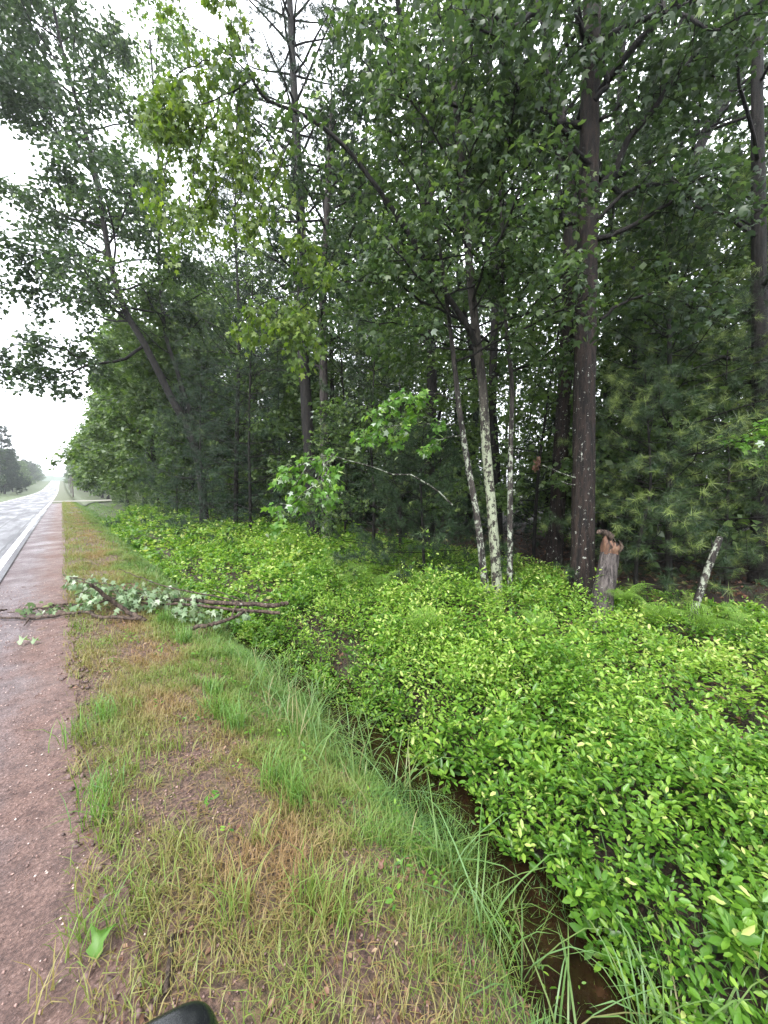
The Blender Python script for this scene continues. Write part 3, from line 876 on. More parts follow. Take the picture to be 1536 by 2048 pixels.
def maple_clump():
    D = 5.95
    stems = {'a': ([(1001, 1192), (986, 1050), (973, 900), (966, 780), (955, 690), (941, 560), (931, 420), (921, 300), (909, 180), (903, 100)], .078, .042, 'bark_lichen', 12),
             'b': ([(979, 1188), (956, 1050), (936, 930), (920, 830), (910, 740), (903, 680), (888, 560), (868, 420), (850, 300)], .055, .018, 'bark_lichen_half', 9),
             'c': ([(1021, 1182), (1020, 1050), (1021, 900), (1024, 780), (1016, 690), (1008, 600), (1003, 480), (1000, 350)], .046, .014, 'bark_lichen_half', 9)}
    p = Plant(103)
    root = None
    for key, (pts, r0, r1, mt, k) in stems.items():
        Q, T, base = trunk_px(pts, D, r0, r1, 44, k, .05, D1=D - .35)
        if root is None:
            b0 = base
            root = empty('lichen_maple', base, 'clump of slim maple stems crusted with pale green lichen, arching over the ditch', 'tree')
        a = Acc(); a.add(*T)
        o = a.build('stem', M[mt], root, True, b0)
        o['label'] = {'a': 'thickest stem, almost covered in pale lichen, snapped at its top', 'b': 'thin stem leaning towards the road', 'c': 'thin upright spotted stem'}[key]
        if key == 'a':
            e = Q[-1]; sp = Acc()
            for q in range(4):
                v = np.array([math.cos(q * 1.7) * .03, math.sin(q * 1.7) * .03, 0])
                sp.add(*tube([e + v * .6 - [0, 0, .06], e + v + [0, 0, .03], e + v * .7 + [.0, 0, .12 + .05 * (q % 2)]], [.02, .016, .002], 4))
            sp.build('splintered_top', flat('fresh_split_wood', (.62, .47, .30), .6), o, False, b0 * 0 + b0)
        auto_limbs(p, Q, .50 if key != 'c' else .45, 13 if key == 'a' else 8, 1.9, .9, .2, .02, az0=len(key) + ord(key), nsub=9, slen=1.2, droop=.25)
    # arched limb sweeping up and out over the verge
    arch = [(953, 690), (930, 645), (880, 570), (850, 520), (800, 440), (765, 390), (735, 350), (700, 305), (655, 262), (600, 226), (545, 206), (520, 185), (500, 150)]
    P = np.array([W(x, y, 5.75 - 1.0 * i / 12) for i, (x, y) in enumerate(arch)])
    ar = Acc(); ar.add(*tube(spline(P, 40), np.linspace(.045, .015, 40), 8, .06))
    o = ar.build('limb', M['bark_dark'], root, True, b0); o['label'] = 'dark arching limb reaching over the verge'
    p.limb(P[4:], .004, .003, 14, 3, 12, .6, .9, .4, .0, wood=False)
    side = [([(600, 226), (565, 236), (528, 280), (505, 312)], .012, 5), ([(545, 206), (500, 190), (470, 175), (450, 195)], .014, 6),
            ([(930, 640), (870, 620), (800, 570), (740, 560), (660, 570), (620, 575)], .02, 12), ([(900, 590), (860, 560), (770, 545), (690, 565)], .016, 9),
            ([(940, 560), (890, 480), (820, 500), (720, 520)], .016, 10), ([(935, 480), (860, 420), (790, 300), (760, 240)], .018, 10), ([(925, 350), (980, 260), (1040, 220)], .015, 8),
            ([(930, 420), (850, 330), (840, 220), (800, 140)], .016, 10), ([(955, 690), (1010, 640), (1060, 560), (1090, 500)], .018, 10), ([(945, 620), (1000, 540), (1060, 420)], .016, 10),
            ([(950, 660), (880, 650), (800, 650), (720, 640), (650, 660)], .016, 12), ([(920, 300), (870, 180), (840, 60)], .014, 9), ([(930, 400), (990, 330), (1010, 200), (1050, 100)], .014, 9),
            ([(910, 200), (830, 120), (760, 60), (700, 20)], .012, 9), ([(905, 130), (960, 60), (1000, 10)], .01, 7)]
    for pts, r, ns in side:
        m = len(pts)
        p.limb([W(x, y, 5.7 - .55 * i / (m - 1) * (1 if i else 0)) for i, (x, y) in enumerate(pts)], r, .006, 12, 5, ns, .55, .95, .3, .2)
    p.leaves(11500, .088, MAPLE_LO, .085, .5, .6, .0, .93, .02)
    p.wood.build('branches', M['bark_dark'], root, True, b0)['kind'] = 'stuff'
    tag(p.leaf.build('crown', M['maple'], root, False, b0), kind='stuff')
    # low sprays of young leaves, coloured brighter for the light on them
    y = Plant(104)
    br = [([(912, 800), (860, 785), (790, 800), (735, 835)], 5.7, 5.0, .012, 9, .34), ([(905, 850), (860, 850), (790, 850), (730, 880)], 5.7, 5.1, .010, 9, .30), ([(925, 870), (880, 880), (855, 900)], 5.7, 5.4, .008, 4, .2)]
    for pts, d0, d1, r, ns, sl in br:
        m = len(pts)
        y.limb([W(a, b, d0 + (d1 - d0) * i / (m - 1)) for i, (a, b) in enumerate(pts)], r, .004, 10, 5, ns, sl, .9, .35, .3)
    y.leaves(520, .085, MAPLE, .045, .6, .45, .1, .95, .05)
    q = Plant(105)
    br = [([(905, 1010), (860, 975), (800, 945), (720, 925), (665, 908), (620, 930), (585, 975)], 5.7, 4.6, .014, 8, .26), ([(665, 908), (640, 950), (590, 1000), (545, 1028)], 4.8, 4.5, .006, 8, .24), ([(650, 915), (655, 960), (640, 1000)], 4.8, 4.7, .005, 5, .2), ([(640, 920), (590, 935), (560, 960)], 4.75, 4.6, .005, 5, .2)]
    for j, (pts, d0, d1, r, ns, sl) in enumerate(br):
        m = len(pts)
        q.limb([W(a, b, d0 + (d1 - d0) * i / (m - 1)) for i, (a, b) in enumerate(pts)], r, .004, 12, 5, ns, sl, .9, .35, .55 if j == 0 else .15)
    q.leaves(420, .082, MAPLE, .04, .65, .4, .15, .95, .06)
    for pl in (y, q):
        w = pl.wood.build('low_branch', M['bark_lichen_half'], root, True, b0)
        pl.leaf.build('lit_young_leaves', M['maple_bright'], w, False, b0)['kind'] = 'stuff'
    # curtain of yellow-green leaves hanging from the end of the arch
    h = Plant(106)
    hang = [([(500, 160), (450, 190), (400, 210), (365, 205)], .012), ([(480, 170), (470, 260), (440, 340), (400, 420)], .009), ([(440, 195), (400, 290), (380, 400), (385, 470)], .009), ([(400, 210), (360, 240), (335, 330), (345, 420)], .009),
            ([(500, 150), (440, 90), (380, 50), (360, 10)], .01), ([(520, 185), (470, 60), (450, -20)], .01), ([(370, 205), (330, 210), (300, 250)], .006), ([(460, 240), (490, 330), (470, 430)], .007), ([(420, 120), (350, 150), (320, 190)], .007),
            ([(600, 226), (560, 330), (520, 420), (500, 480)], .007), ([(620, 575), (570, 590), (520, 610), (490, 640)], .008), ([(640, 575), (600, 620), (560, 650)], .007), ([(690, 565), (640, 500), (590, 470)], .007)]
    for pts, r in hang:
        m = len(pts)
        h.limb([W(a, b, 4.75 - .25 * i / (m - 1)) for i, (a, b) in enumerate(pts)], r, .004, 12, 4, 9, .34, .9, .8, .1)
    h.leaves(4200, .076, MAPLE, .05, .9, .55, .0, 1.0, .0)
    w = h.wood.build('hanging_branch', M['bark_dark'], root, True, b0)
    h.leaf.build('yellow_leaves', M['maple_yellow'], w, False, b0)['kind'] = 'stuff'


def plain_tree(name, label, pts, D, r0, r1, seed, bark, leafm, s0, nl, L0, L1, elev, nleaf, size, tpl=None, D1=None, bias=None, nsub=8, slen=1.0, group=None, droop=.15, k=12, off=.13, lo=0, hi=.9, extra=()):
    p = Plant(seed)
    Q, T, base = trunk_px(pts, D, r0, r1, 44, k, .05, D1=D1)
    p.trunk.add(*T)
    root = empty(name, base, label, 'tree', group)
    for lp, ld0, ld1, lr, ln in extra:
        p.limb([W(a, b, ld0 + (ld1 - ld0) * i / (len(lp) - 1)) for i, (a, b) in enumerate(lp)], lr, .012, 14, 6, ln, 1.3, .95, .12, .25)
    auto_limbs(p, Q, s0, nl, L0, L1, elev, r0 * .33, az0=seed, bias=bias, nsub=nsub, slen=slen, droop=droop)
    p.leaves(nleaf, size, tpl or KITE, off, .4, .65, lo, hi, .012)
    p.finish(root, base, M[bark], M[leafm], M['bark_dark'])
    return root


def pine(name, label, pts, D, r0, r1, seed, bark, s0, nw, L0, L1, ntuft, nlen, needles, width, elev=.15, mat='needle', group=None, per=5, nsub=7, droop=.05, tip=.12, base=None, hi=.7, Q=None, slen=1.0, dead=0):
    p = Plant(seed)
    if Q is None:
        Q, T, base = trunk_px(pts, D, r0, r1, 40, 12, .05)
    else:
        T = tube(Q, np.linspace(r0, r1, len(Q)), 8, .05)
    p.trunk.add(*T)
    root = empty(name, base, label, 'tree', group)
    for i in range(nw):
        f = s0 + (1 - s0) * i / nw; x = f * (len(Q) - 1); a = min(int(x), len(Q) - 2); o = Q[a] + (Q[a + 1] - Q[a]) * (x - a)
        g = i / nw; az0 = p.g.uniform(0, 6.28)
        for j in range(per):
            az = az0 + j * 6.283 / per + p.g.normal(0, .2); e = elev + .35 * g + p.g.normal(0, .1)
            L = (L0 + (L1 - L0) * g) * p.g.uniform(.7, 1.15)
            d = np.array([math.cos(az) * math.cos(e), math.sin(az) * math.cos(e), math.sin(e)])
            if i < dead:
                p.wood.add(*tube([o, o + d * L * .3, o + d * L * .6 + [0, 0, -.1 * L]], [.012, .008, .003], 4, cap=False)); continue
            p.limb([o, o + d * L * .5, o + d * L * .85 + [0, 0, .03 * L], o + d * L + [0, 0, .1 * L]], max(.006, r0 * .22), .004, 7, 4, nsub, slen * L * .38, .8, droop, .2)
    if ntuft: p.tufts(ntuft, nlen, needles, width, .1, hi, tip)
    p.finish(root, base, M[bark], M[mat], M['bark_dark'])
    return root


def roadside_trees():
    # tall pine and its neighbours left of the clump
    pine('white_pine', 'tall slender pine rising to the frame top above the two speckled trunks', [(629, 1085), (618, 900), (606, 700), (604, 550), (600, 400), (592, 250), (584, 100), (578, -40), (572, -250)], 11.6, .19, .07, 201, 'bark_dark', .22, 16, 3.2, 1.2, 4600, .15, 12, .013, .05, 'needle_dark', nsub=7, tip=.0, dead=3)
    plain_tree('speckled_tree', 'short dark trunk patched with white lichen, left of the lit young maple leaves', [(656, 1090), (652, 950), (648, 800), (646, 600), (655, 400), (665, 200)], 11.2, .16, .06, 202, 'bark_lichen_half', 'maple_dark', .45, 18, 2.6, 1.4, .25, 4500, .12, MAPLE_LO)
    # the two leaning trees over the road
    plain_tree('leaning_tree', 'black trunk leaning far out over the road with a high leafy crown', [(412, 1035), (392, 900), (340, 790), (290, 690), (250, 620), (222, 530), (205, 430), (185, 320), (150, 190), (120, 80), (100, -30)], 16.5, .17, .05, 203, 'bark_dark', 'maple_dark', .36, 34, 4.6, 2.6, .3, 24000, .19, KITE, bias=(-.7, .5, .25), slen=1.1, off=.2, hi=.8, extra=[([(268, 650), (190, 605), (110, 585), (40, 575), (-60, 570)], 16.5, 15.5, .06, 9), ([(290, 690), (240, 720), (185, 725), (110, 690), (20, 700), (-40, 720)], 16.5, 15, .07, 20), ([(185, 725), (130, 750), (60, 760)], 15.8, 15.2, .04, 10), ([(222, 530), (150, 510), (80, 500), (10, 520)], 16.5, 15.5, .05, 12), ([(205, 430), (140, 390), (90, 350)], 16.5, 15.8, .05, 10), ([(150, 190), (90, 150), (30, 110), (-40, 90)], 16.5, 15.5, .05, 14), ([(120, 80), (60, 40), (-20, 0)], 16.5, 15.8, .04, 12), ([(185, 320), (120, 250), (60, 200), (0, 190)], 16.5, 15.6, .05, 13)])
    plain_tree('leaning_tree', 'thinner second leaning trunk beside the black leaning one', [(415, 1030), (388, 860), (360, 760), (330, 660), (318, 520), (320, 380), (310, 220), (300, 80)], 18.0, .11, .04, 204, 'bark_dark', 'edge', .35, 26, 3.6, 2.2, .3, 10000, .17, KITE, slen=1.1, off=.2)
    # maples on the forest edge down the road
    spec = [(5.6, 23, 11, 'broad leafy maple with low boughs just beyond the leaning trees'), (5.0, 30, 12, 'maple crowding the forest edge, second beyond the leaning trees'), (5.4, 38, 13.5, 'maple reaching over the road, third beyond the leaning trees'),
            (5.2, 47, 13, 'roadside maple before the pale driveway, its bare dark trunk showing below'), (5.6, 57, 13.5, 'last roadside maple on this side of the pale driveway'), (7.6, 27, 15, 'taller tree behind the edge maples, nearest the leaning trees'), (8.5, 41, 16, 'taller tree behind the edge maples, farther along the road')]
    for i, (X, Y, h, lab) in enumerate(spec):
        p = Plant(300 + i)
        z = float(terr(X, Y)); base = np.array([X, Y, z])
        lean = -.9 if X < 7 else -.4
        Q = spline([base - [0, 0, .3], base + [lean * .15, 0, h * .3], base + [lean * .5, .2, h * .65], base + [lean, .3, h]], 30)
        p.trunk.add(*tube(Q, np.linspace(.2, .04, 30) * (1 + .3 * np.exp(-np.linspace(0, h, 30) / .3)), 10, .05))
        root = empty('edge_maple', base, lab, 'tree', 'maples along the forest edge')
        auto_limbs(p, Q, .2 if X < 7 else .3, 30, 3.9, 1.8, .2, .06, az0=i, bias=(-1, 0, .04), nsub=9, slen=1.0, droop=.2)
        p.leaves(12000, .17 + .003 * Y, KITE if Y > 25 else MAPLE_LO, .2, .35, .65, .05, .95, .03)
        p.finish(root, base, M['bark_dark'], M['edge'], M['bark_dark'])


big_tree(); rear_trunk(); maple_clump(); roadside_trees()


# ------------------------------------------------------------------ saplings, snags and stump at the forest edge
def forest_edge():
    # young white pines on the right, pale new shoots
    NP = [('young white pine with pale new shoots, its thin trunk right of the stump', [(1336, 1240), (1338, 1000), (1340, 800), (1338, 650), (1342, 480), (1345, 330)], 6.3, .055, .012, .10, 15, 1.9, .5, 2700, .105),
          ('small pine whose bushy boughs spread behind the leaning speckled snag', [(1455, 1235), (1450, 1100), (1458, 950), (1452, 800), (1455, 700)], 6.6, .03, .008, .08, 11, 1.35, .35, 1500, .10),
          ('slim crooked pine sapling immediately right of the snapped stump', [(1268, 1240), (1275, 1100), (1300, 980), (1296, 850), (1290, 740)], 6.0, .032, .008, .12, 11, 1.3, .4, 1900, .10),
          ('drooping pine sapling in front of the lichen clump, shaded dark', [(850, 1180), (846, 1080), (842, 960), (848, 850)], 6.8, .03, .008, .12, 12, 1.4, .4, 2200, .10),
          ('bushy dark young pine left of the two speckled trunks', [(500, 1075), (500, 980), (498, 860), (502, 700), (505, 560)], 12.8, .06, .012, .06, 17, 2.4, .7, 2600, .15),
          ('low dark young pine under the leaning trees', [(400, 1050), (402, 960), (400, 850), (404, 720)], 14.5, .06, .012, .06, 14, 2.4, .7, 2000, .17),
          ('tall feathery pine between the leaning trees and the slender pine', [(470, 1050), (474, 850), (478, 650), (470, 450), (474, 330)], 14.5, .09, .02, .12, 20, 3.0, .9, 3200, .17),
          ('dim young pine between the two speckled trunks and the clump', [(745, 1120), (748, 1000), (742, 880), (748, 740), (750, 640)], 9.0, .045, .01, .1, 14, 1.8, .5, 2400, .12)]
    for i, (lab, pts, D, r0, r1, s0, nw, L0, L1, nt, nl) in enumerate(NP):
        near = i < 3
        pine('young_pine', lab, pts, D, r0, r1, 400 + i, 'bark_dark', s0, nw, L0, L1, int(nt * .62) if near else nt, nl * (1.25 if near else 1), 34 if near else 16, .0050 if near else .0075, .12,
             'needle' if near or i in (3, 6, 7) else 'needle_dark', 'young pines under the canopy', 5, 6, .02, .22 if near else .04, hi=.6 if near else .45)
    # lichen-blotched leaning snag
    P = spline([W(1378, 1250, 4.9), W(1392, 1212, 4.9), W(1412, 1150, 4.9), W(1432, 1095, 4.9), W(1440, 1075, 4.9)], 12)
    P[0, 2] = terr(P[0, 0], P[0, 1]) - .1
    b = np.array([P[0, 0], P[0, 1], terr(P[0, 0], P[0, 1])])
    root = empty('leaning_snag', b, 'short dead leaning stem blotched white with lichen, under the bushy pine', 'snag')
    a = Acc(); a.add(*tube(P, np.linspace(.046, .036, 12), 9, .08)); a.build('stem', M['bark_lichen_half'], root, True, b)
    a = Acc(); a.add(*tube([P[8], P[8] + [.12, .05, .02], P[8] + [.3, .1, .12]], [.012, .01, .004], 4)); a.build('dead_twig', M['bark_dark'], root, True, b)
    # dark trunk at the right edge and one leaning trunk high on the right
    plain_tree('tall_tree', 'dark trunk at the right frame edge behind the pines', [(1524, 1235), (1522, 1100), (1525, 900), (1520, 700), (1518, 450), (1515, 200), (1515, -100)], 6.6, .15, .07, 205, 'bark_dark', 'maple_dark', .4, 18, 2.8, 1.5, .25, 4500, .105, MAPLE_LO)
    plain_tree('leaning_tree', 'dark trunk leaning away to the upper right, behind the young pines', [(1282, 1150), (1292, 850), (1318, 600), (1378, 345), (1458, 190), (1540, 45), (1620, -120), (1680, -260)], 9.0, .14, .06, 206, 'bark_dark', 'maple_dark', .34, 24, 3.0, 1.8, .3, 5000, .11, MAPLE_LO)
    plain_tree('slim_tree', 'slim straight trunk seen just right of the tall lichen-flecked tree', [(1210, 1150), (1214, 900), (1215, 600), (1222, 450), (1235, 250), (1250, 50)], 9.5, .10, .05, 207, 'bark_dark', 'maple_dark', .4, 20, 2.6, 1.4, .3, 4200, .115, MAPLE_LO)
    plain_tree('slim_tree', 'dark trunk just behind the lichen clump', [(1000, 1150), (992, 950), (985, 800), (990, 600), (985, 400), (980, 150), (980, -80)], 8.6, .11, .05, 208, 'bark_dark', 'maple', .38, 20, 2.6, 1.4, .25, 5000, .115, MAPLE_LO)
    plain_tree('slim_tree', 'dark trunk showing between the speckled trunks and the clump', [(858, 1110), (862, 900), (866, 720), (850, 500), (835, 250), (800, 30), (780, -100)], 10.5, .13, .06, 209, 'bark_dark', 'maple', .36, 22, 3.0, 1.6, .25, 5500, .12, MAPLE_LO)
    MS = [('leafy mid-storey maple filling the gap left of the lichen clump', 800, 1130, 9.2, 7.5, 'edge', 4600), ('leafy sapling between the clump and the broad brown trunk', 1065, 1140, 8.4, 6.0, 'edge', 4200),
          ('dense dark sapling behind the stump, right of the tall tree', 1262, 1150, 8.6, 7.0, 'edge', 4600), ('bushy broadleaf sapling behind the leaning speckled snag', 1425, 1150, 8.8, 7.5, 'edge', 4200),
          ('leafy sapling behind the two speckled trunks', 690, 1080, 13.0, 9.0, 'maple', 5200), ('shaded sapling near the right frame edge behind the small pine', 1560, 1150, 8.0, 7.0, 'edge', 4000), ('broad sapling behind the slender pine, towards the leaning trees', 560, 1050, 15.0, 9.0, 'edge', 5600)]
    for i, (lab, px, py, D_, h, lm, nlf) in enumerate(MS):
        p = Plant(700 + i); c = W(px, py, D_); base = np.array([c[0], c[1], float(terr(c[0], c[1]))])
        Q = spline([base - [0, 0, .2], base + [p.g.normal(0, .1), p.g.normal(0, .1), h * .4], base + [p.g.normal(0, .3), p.g.normal(0, .3), h]], 20)
        p.trunk.add(*tube(Q, np.linspace(.045, .012, 20), 7, .05))
        root = empty('sapling', base, lab, 'tree', 'leafy mid-storey saplings')
        auto_limbs(p, Q, .20, 22, h * .30, h * .16, .15, .014, az0=i, nsub=8, slen=1.1, droop=.2)
        p.leaves(nlf, .105 if D_ < 12 else .13, MAPLE_LO, .10, .4, .6, .1, .95, .02)
        p.finish(root, base, M['bark_dark'], M[lm])
    # maple sapling whose spray enters at the right edge
    p = Plant(210)
    Q, T, base = trunk_px([(1640, 1260), (1630, 1100), (1610, 900), (1600, 800)], 4.9, .025, .01, 14, 6)
    p.trunk.add(*T)
    root = empty('maple_sapling', base, 'maple sapling at the right frame edge holding out one spray of glossy leaves', 'tree')
    for pts in ([(1605, 850), (1560, 865), (1510, 880), (1478, 890)], [(1606, 870), (1560, 900), (1520, 915)], [(1600, 820), (1560, 845), (1515, 860)]):
        p.limb([W(a, b_, 4.8 - .05 * i) for i, (a, b_) in enumerate(pts)], .007, .003, 8, 4, 7, .22, .9, .2, .3)
    p.leaves(260, .08, MAPLE, .035, .35, .45, .2, .95, .03)
    p.finish(root, base, M['bark_dark'], M['maple_bright'])


def stump():
    D = 5.15
    P = spline([W(1199, 1275, D), W(1205, 1200, D), W(1213, 1150, D), W(1220, 1106, D)], 22)
    P[0, 2] = terr(P[0, 0], P[0, 1]) - .15
    P = spline([P[0], P[7], P[14], P[21]], 22)
    b = np.array([P[0, 0], P[0, 1], terr(P[0, 0], P[0, 1])])
    root = empty('broken_stump', b, 'snapped grey trunk with a torn orange top, in front of the tall tree', 'stump')
    a = Acc(); a.add(*tube(P, np.linspace(.140, .110, 22) * (1 + .25 * np.exp(-np.linspace(0, 1.2, 22) / .15)), 22, .05, cap=False))
    a.build('bark', M['bark_grey'], root, True, b)
    # torn shell of wood above the bark line
    g = np.random.default_rng(9); k = 26; c = P[-1]; ax = unit(P[-1] - P[-3])
    rgt = np.array([_cy, -_sy, 0]); bck = np.array([_sy, _cy, 0])
    th = np.linspace(0, 2 * math.pi, k, endpoint=False)
    hgt = .15 + .016 * g.standard_normal(k) - .05 * np.cos(th) + .02 * np.sin(th)
    rows = []
    for q, (rr, hf) in enumerate(((.106, -.04), (.113, .35), (.113, .72), (.104, 1.0), (.075, .85), (.05, .4), (.01, .3))):
        r_ = rr * (1 + .06 * g.standard_normal(k))
        rows.append(c + ax * (hgt * hf)[:, None] + rgt * (r_ * np.cos(th))[:, None] + bck * (r_ * np.sin(th))[:, None])
    V = np.concatenate(rows); n = len(rows)
    i = np.arange(n - 1)[:, None] * k; j = np.arange(k)[None]; j2 = (j + 1) % k
    q = np.stack([i + j, i + j2, i + k + j2, i + k + j], -1).reshape(-1, 4)
    w = Acc(); w.add(V, np.vstack([q[:, [0, 1, 2]], q[:, [0, 2, 3]]])); w.build('torn_wood', M['torn'], root, False, b)
    # hooked splinter curling to the left and dark slivers
    s = Acc()
    t0 = c + ax * .20
    s.add(*tube(spline([t0 + rgt * .02 + bck * .06, t0 - rgt * .07 + bck * .05 + [0, 0, .06], t0 - rgt * .15 + bck * .03 + [0, 0, .085], t0 - rgt * .21 + [0, 0, .07]], 10), [.045, .05, .05, .046, .042, .04, .036, .032, .026, .016], 6, .15))
    for a0, l in ((-.08, .12), (-.06, .10), (-.03, .13), (.0, .14), (.03, .09), (.05, .08), (.07, .11), (.09, .10)):
        s.add(*tube([c + rgt * a0 * .85 - bck * .08 + ax * .03, c + rgt * (a0 + .01) - bck * .10 + ax * (l * .6 + .04), c + rgt * (a0 - .02) - bck * .07 + ax * (l + .07)], [.012, .010, .003], 4))
    s.build('splinter', M['bark_twig'], root, True, b)


def fallen():
    b = on_z(330, 1215, 0); b[2] = terr(b[0], b[1])
    root = empty('fallen_tree_top', b, 'fallen maple top lying across verge and ditch with pale upturned leaves', 'fallen tree')
    Z = lambda L: [on_z(x, y, z) for x, y, z in L]
    parts = [('stem', [(575, 1206, .04), (545, 1211, .06), (450, 1206, .10), (330, 1199, .13), (235, 1199, .15), (205, 1196, .16)], .034, .022),
             ('stem', [(560, 1226, -.02), (480, 1220, .03), (400, 1211, .08), (330, 1207, .09), (255, 1206, .10)], .024, .014),
             ('broken_limb', [(180, 1168, .50), (205, 1186, .36), (232, 1207, .20), (262, 1226, .07), (290, 1243, -.02)], .020, .030),
             ('limb', [(480, 1204, .10), (420, 1190, .2), (330, 1172, .32), (270, 1150, .42), (235, 1138, .48)], .012, .004),
             ('limb', [(330, 1199, .13), (250, 1180, .25), (170, 1165, .34), (125, 1150, .36)], .012, .004),
             ('limb', [(500, 1212, .05), (470, 1195, .15), (420, 1178, .25)], .010, .004),
             ('limb', [(235, 1199, .14), (130, 1212, .08), (60, 1218, .05), (15, 1225, .02)], .016, .005)]
    for nm, pts, r0, r1 in parts:
        a = Acc(); Q = spline(Z(pts), 22); Q[1:-1] += np.random.default_rng(len(pts)).normal(0, .006, (20, 3))
        a.add(*tube(Q, np.linspace(r0, r1, 22), 8, .10)); a.build(nm, M['bark_twig'], root, True, b)
    p = Plant(501)
    for pts, ns, sl in (([(125, 1150, .36), (170, 1160, .36), (240, 1172, .3), (330, 1190, .18)], 13, .26), ([(20, 1225, .04), (70, 1219, .06), (130, 1212, .10), (200, 1204, .12)], 9, .16),
                        ([(335, 1228, .0), (390, 1224, .02), (445, 1232, .0)], 8, .20), ([(150, 1190, .2), (210, 1185, .24), (280, 1180, .26), (340, 1192, .2)], 14, .26), ([(230, 1200, .14), (330, 1195, .16), (400, 1196, .16)], 7, .2), ([(470, 1180, .25), (500, 1195, .15), (490, 1230, .0)], 3, .14)):
        p.limb(Z(pts), .006, .003, 10, 4, ns, sl, .9, .35, .0)
    p.leaves(760, .085, MAPLE, .05, .85, .7, .0, .95, .05)
    p.wood.build('twigs', M['bark_twig'], root, True, b)['kind'] = 'stuff'
    tag(p.leaf.build('leaves', M['pale'], root, False, b), 'pale upturned maple leaves', kind='stuff')

    def stick(name, lab, pts, r0, r1, side=()):
        P = spline(Z(pts), 26); P[1:-1] += np.random.default_rng(len(pts) + 3).normal(0, .007, (24, 3)); bb = P[13].copy(); bb[2] = terr(bb[0], bb[1])
        rt = empty(name, bb, lab, 'branch', 'broken branches on the verge')
        a = Acc(); a.add(*tube(P, np.linspace(r0, r1, 26), 8, .12)); a.build('stem', M['bark_twig'], rt, True, bb)
        for q in side:
            a = Acc(); a.add(*tube(spline(Z(q), 7), np.linspace(.013, .005, 7), 5, .1)); a.build('twig', M['bark_twig'], rt, True, bb)
    stick('fallen_branch', 'long thin dark branch lying from the verge across the red shoulder', [(285, 1236, .02), (205, 1234, .04), (175, 1224, .06), (130, 1229, .04), (60, 1236, .03), (-40, 1232, .03), (-110, 1236, .03)], .024, .010, [[(58, 1236, .03), (52, 1246, .03), (48, 1251, .02)]])
    stick('fallen_branch', 'short crooked dark branch end resting on the ditch lip', [(376, 1257, .0), (420, 1248, .05), (462, 1238, .08), (488, 1222, .12)], .028, .018, [[(462, 1238, .08), (470, 1215, .14), (478, 1206, .2)]])
    stick('fallen_branch', 'short broken stick beside the pale leaves at the shoulder edge', [(88, 1215, .03), (110, 1211, .05), (135, 1208, .05)], .026, .018)
    stick('fallen_branch', 'small twig lying on the gravel at the left frame edge', [(-30, 1232, .02), (0, 1222, .03), (14, 1219, .03)], .02, .008)
    # weathered flat strip of wood half buried near the mirror
    P = [on_z(330, 1990, .012), on_z(338, 1930, .014), on_z(345, 1870, .012)]
    a = Acc(); a.add(*tube(spline(P, 8), .009, 6, .15)); o = a.build('dead_stick', M['bark_twig'], None, True)
    tag(o, 'thin straight dead stick lying in the dry verge near the black mirror', 'stick')
    # single fallen leaves
    g = np.random.default_rng(77)
    for px, py, s, mt, a_, lab in ((190, 1915, .11, 'maple_bright', .5, 'big fresh green leaf lying on the soil above the mirror'), (40, 1287, .12, 'pale', .7, 'pale leaf lying alone on the red shoulder below the fallen branch'), (66, 1286, .09, 'pale', .5, 'small pale leaf touching the lone leaf on the shoulder'),
                                   (762, 1702, .05, 'litter', .55, 'rust-brown leaf caught in the ditch-side grass')):
        c = on_z(px, py, .03); c[2] = terr(c[0], c[1]) + .03
        ac = Acc(); place(ac, (MAPLE[0] * [.8, 1, 1] + np.stack([MAPLE[0][:, 0] * 0, MAPLE[0][:, 0] * 0, 1.5 * MAPLE[0][:, 0] ** 2 + .25 * np.sin(MAPLE[0][:, 1] * 4)], -1), MAPLE[1]), np.zeros((1, 3)), np.array([[.7, .8, .25]]), np.array([[-.35, -.3, 1.]]), np.array([s]), np.array([a_]))
        o = ac.build('fallen_leaf', M[mt]); o.location = tuple(c); tag(o, lab, 'leaf', 'single fallen leaves')


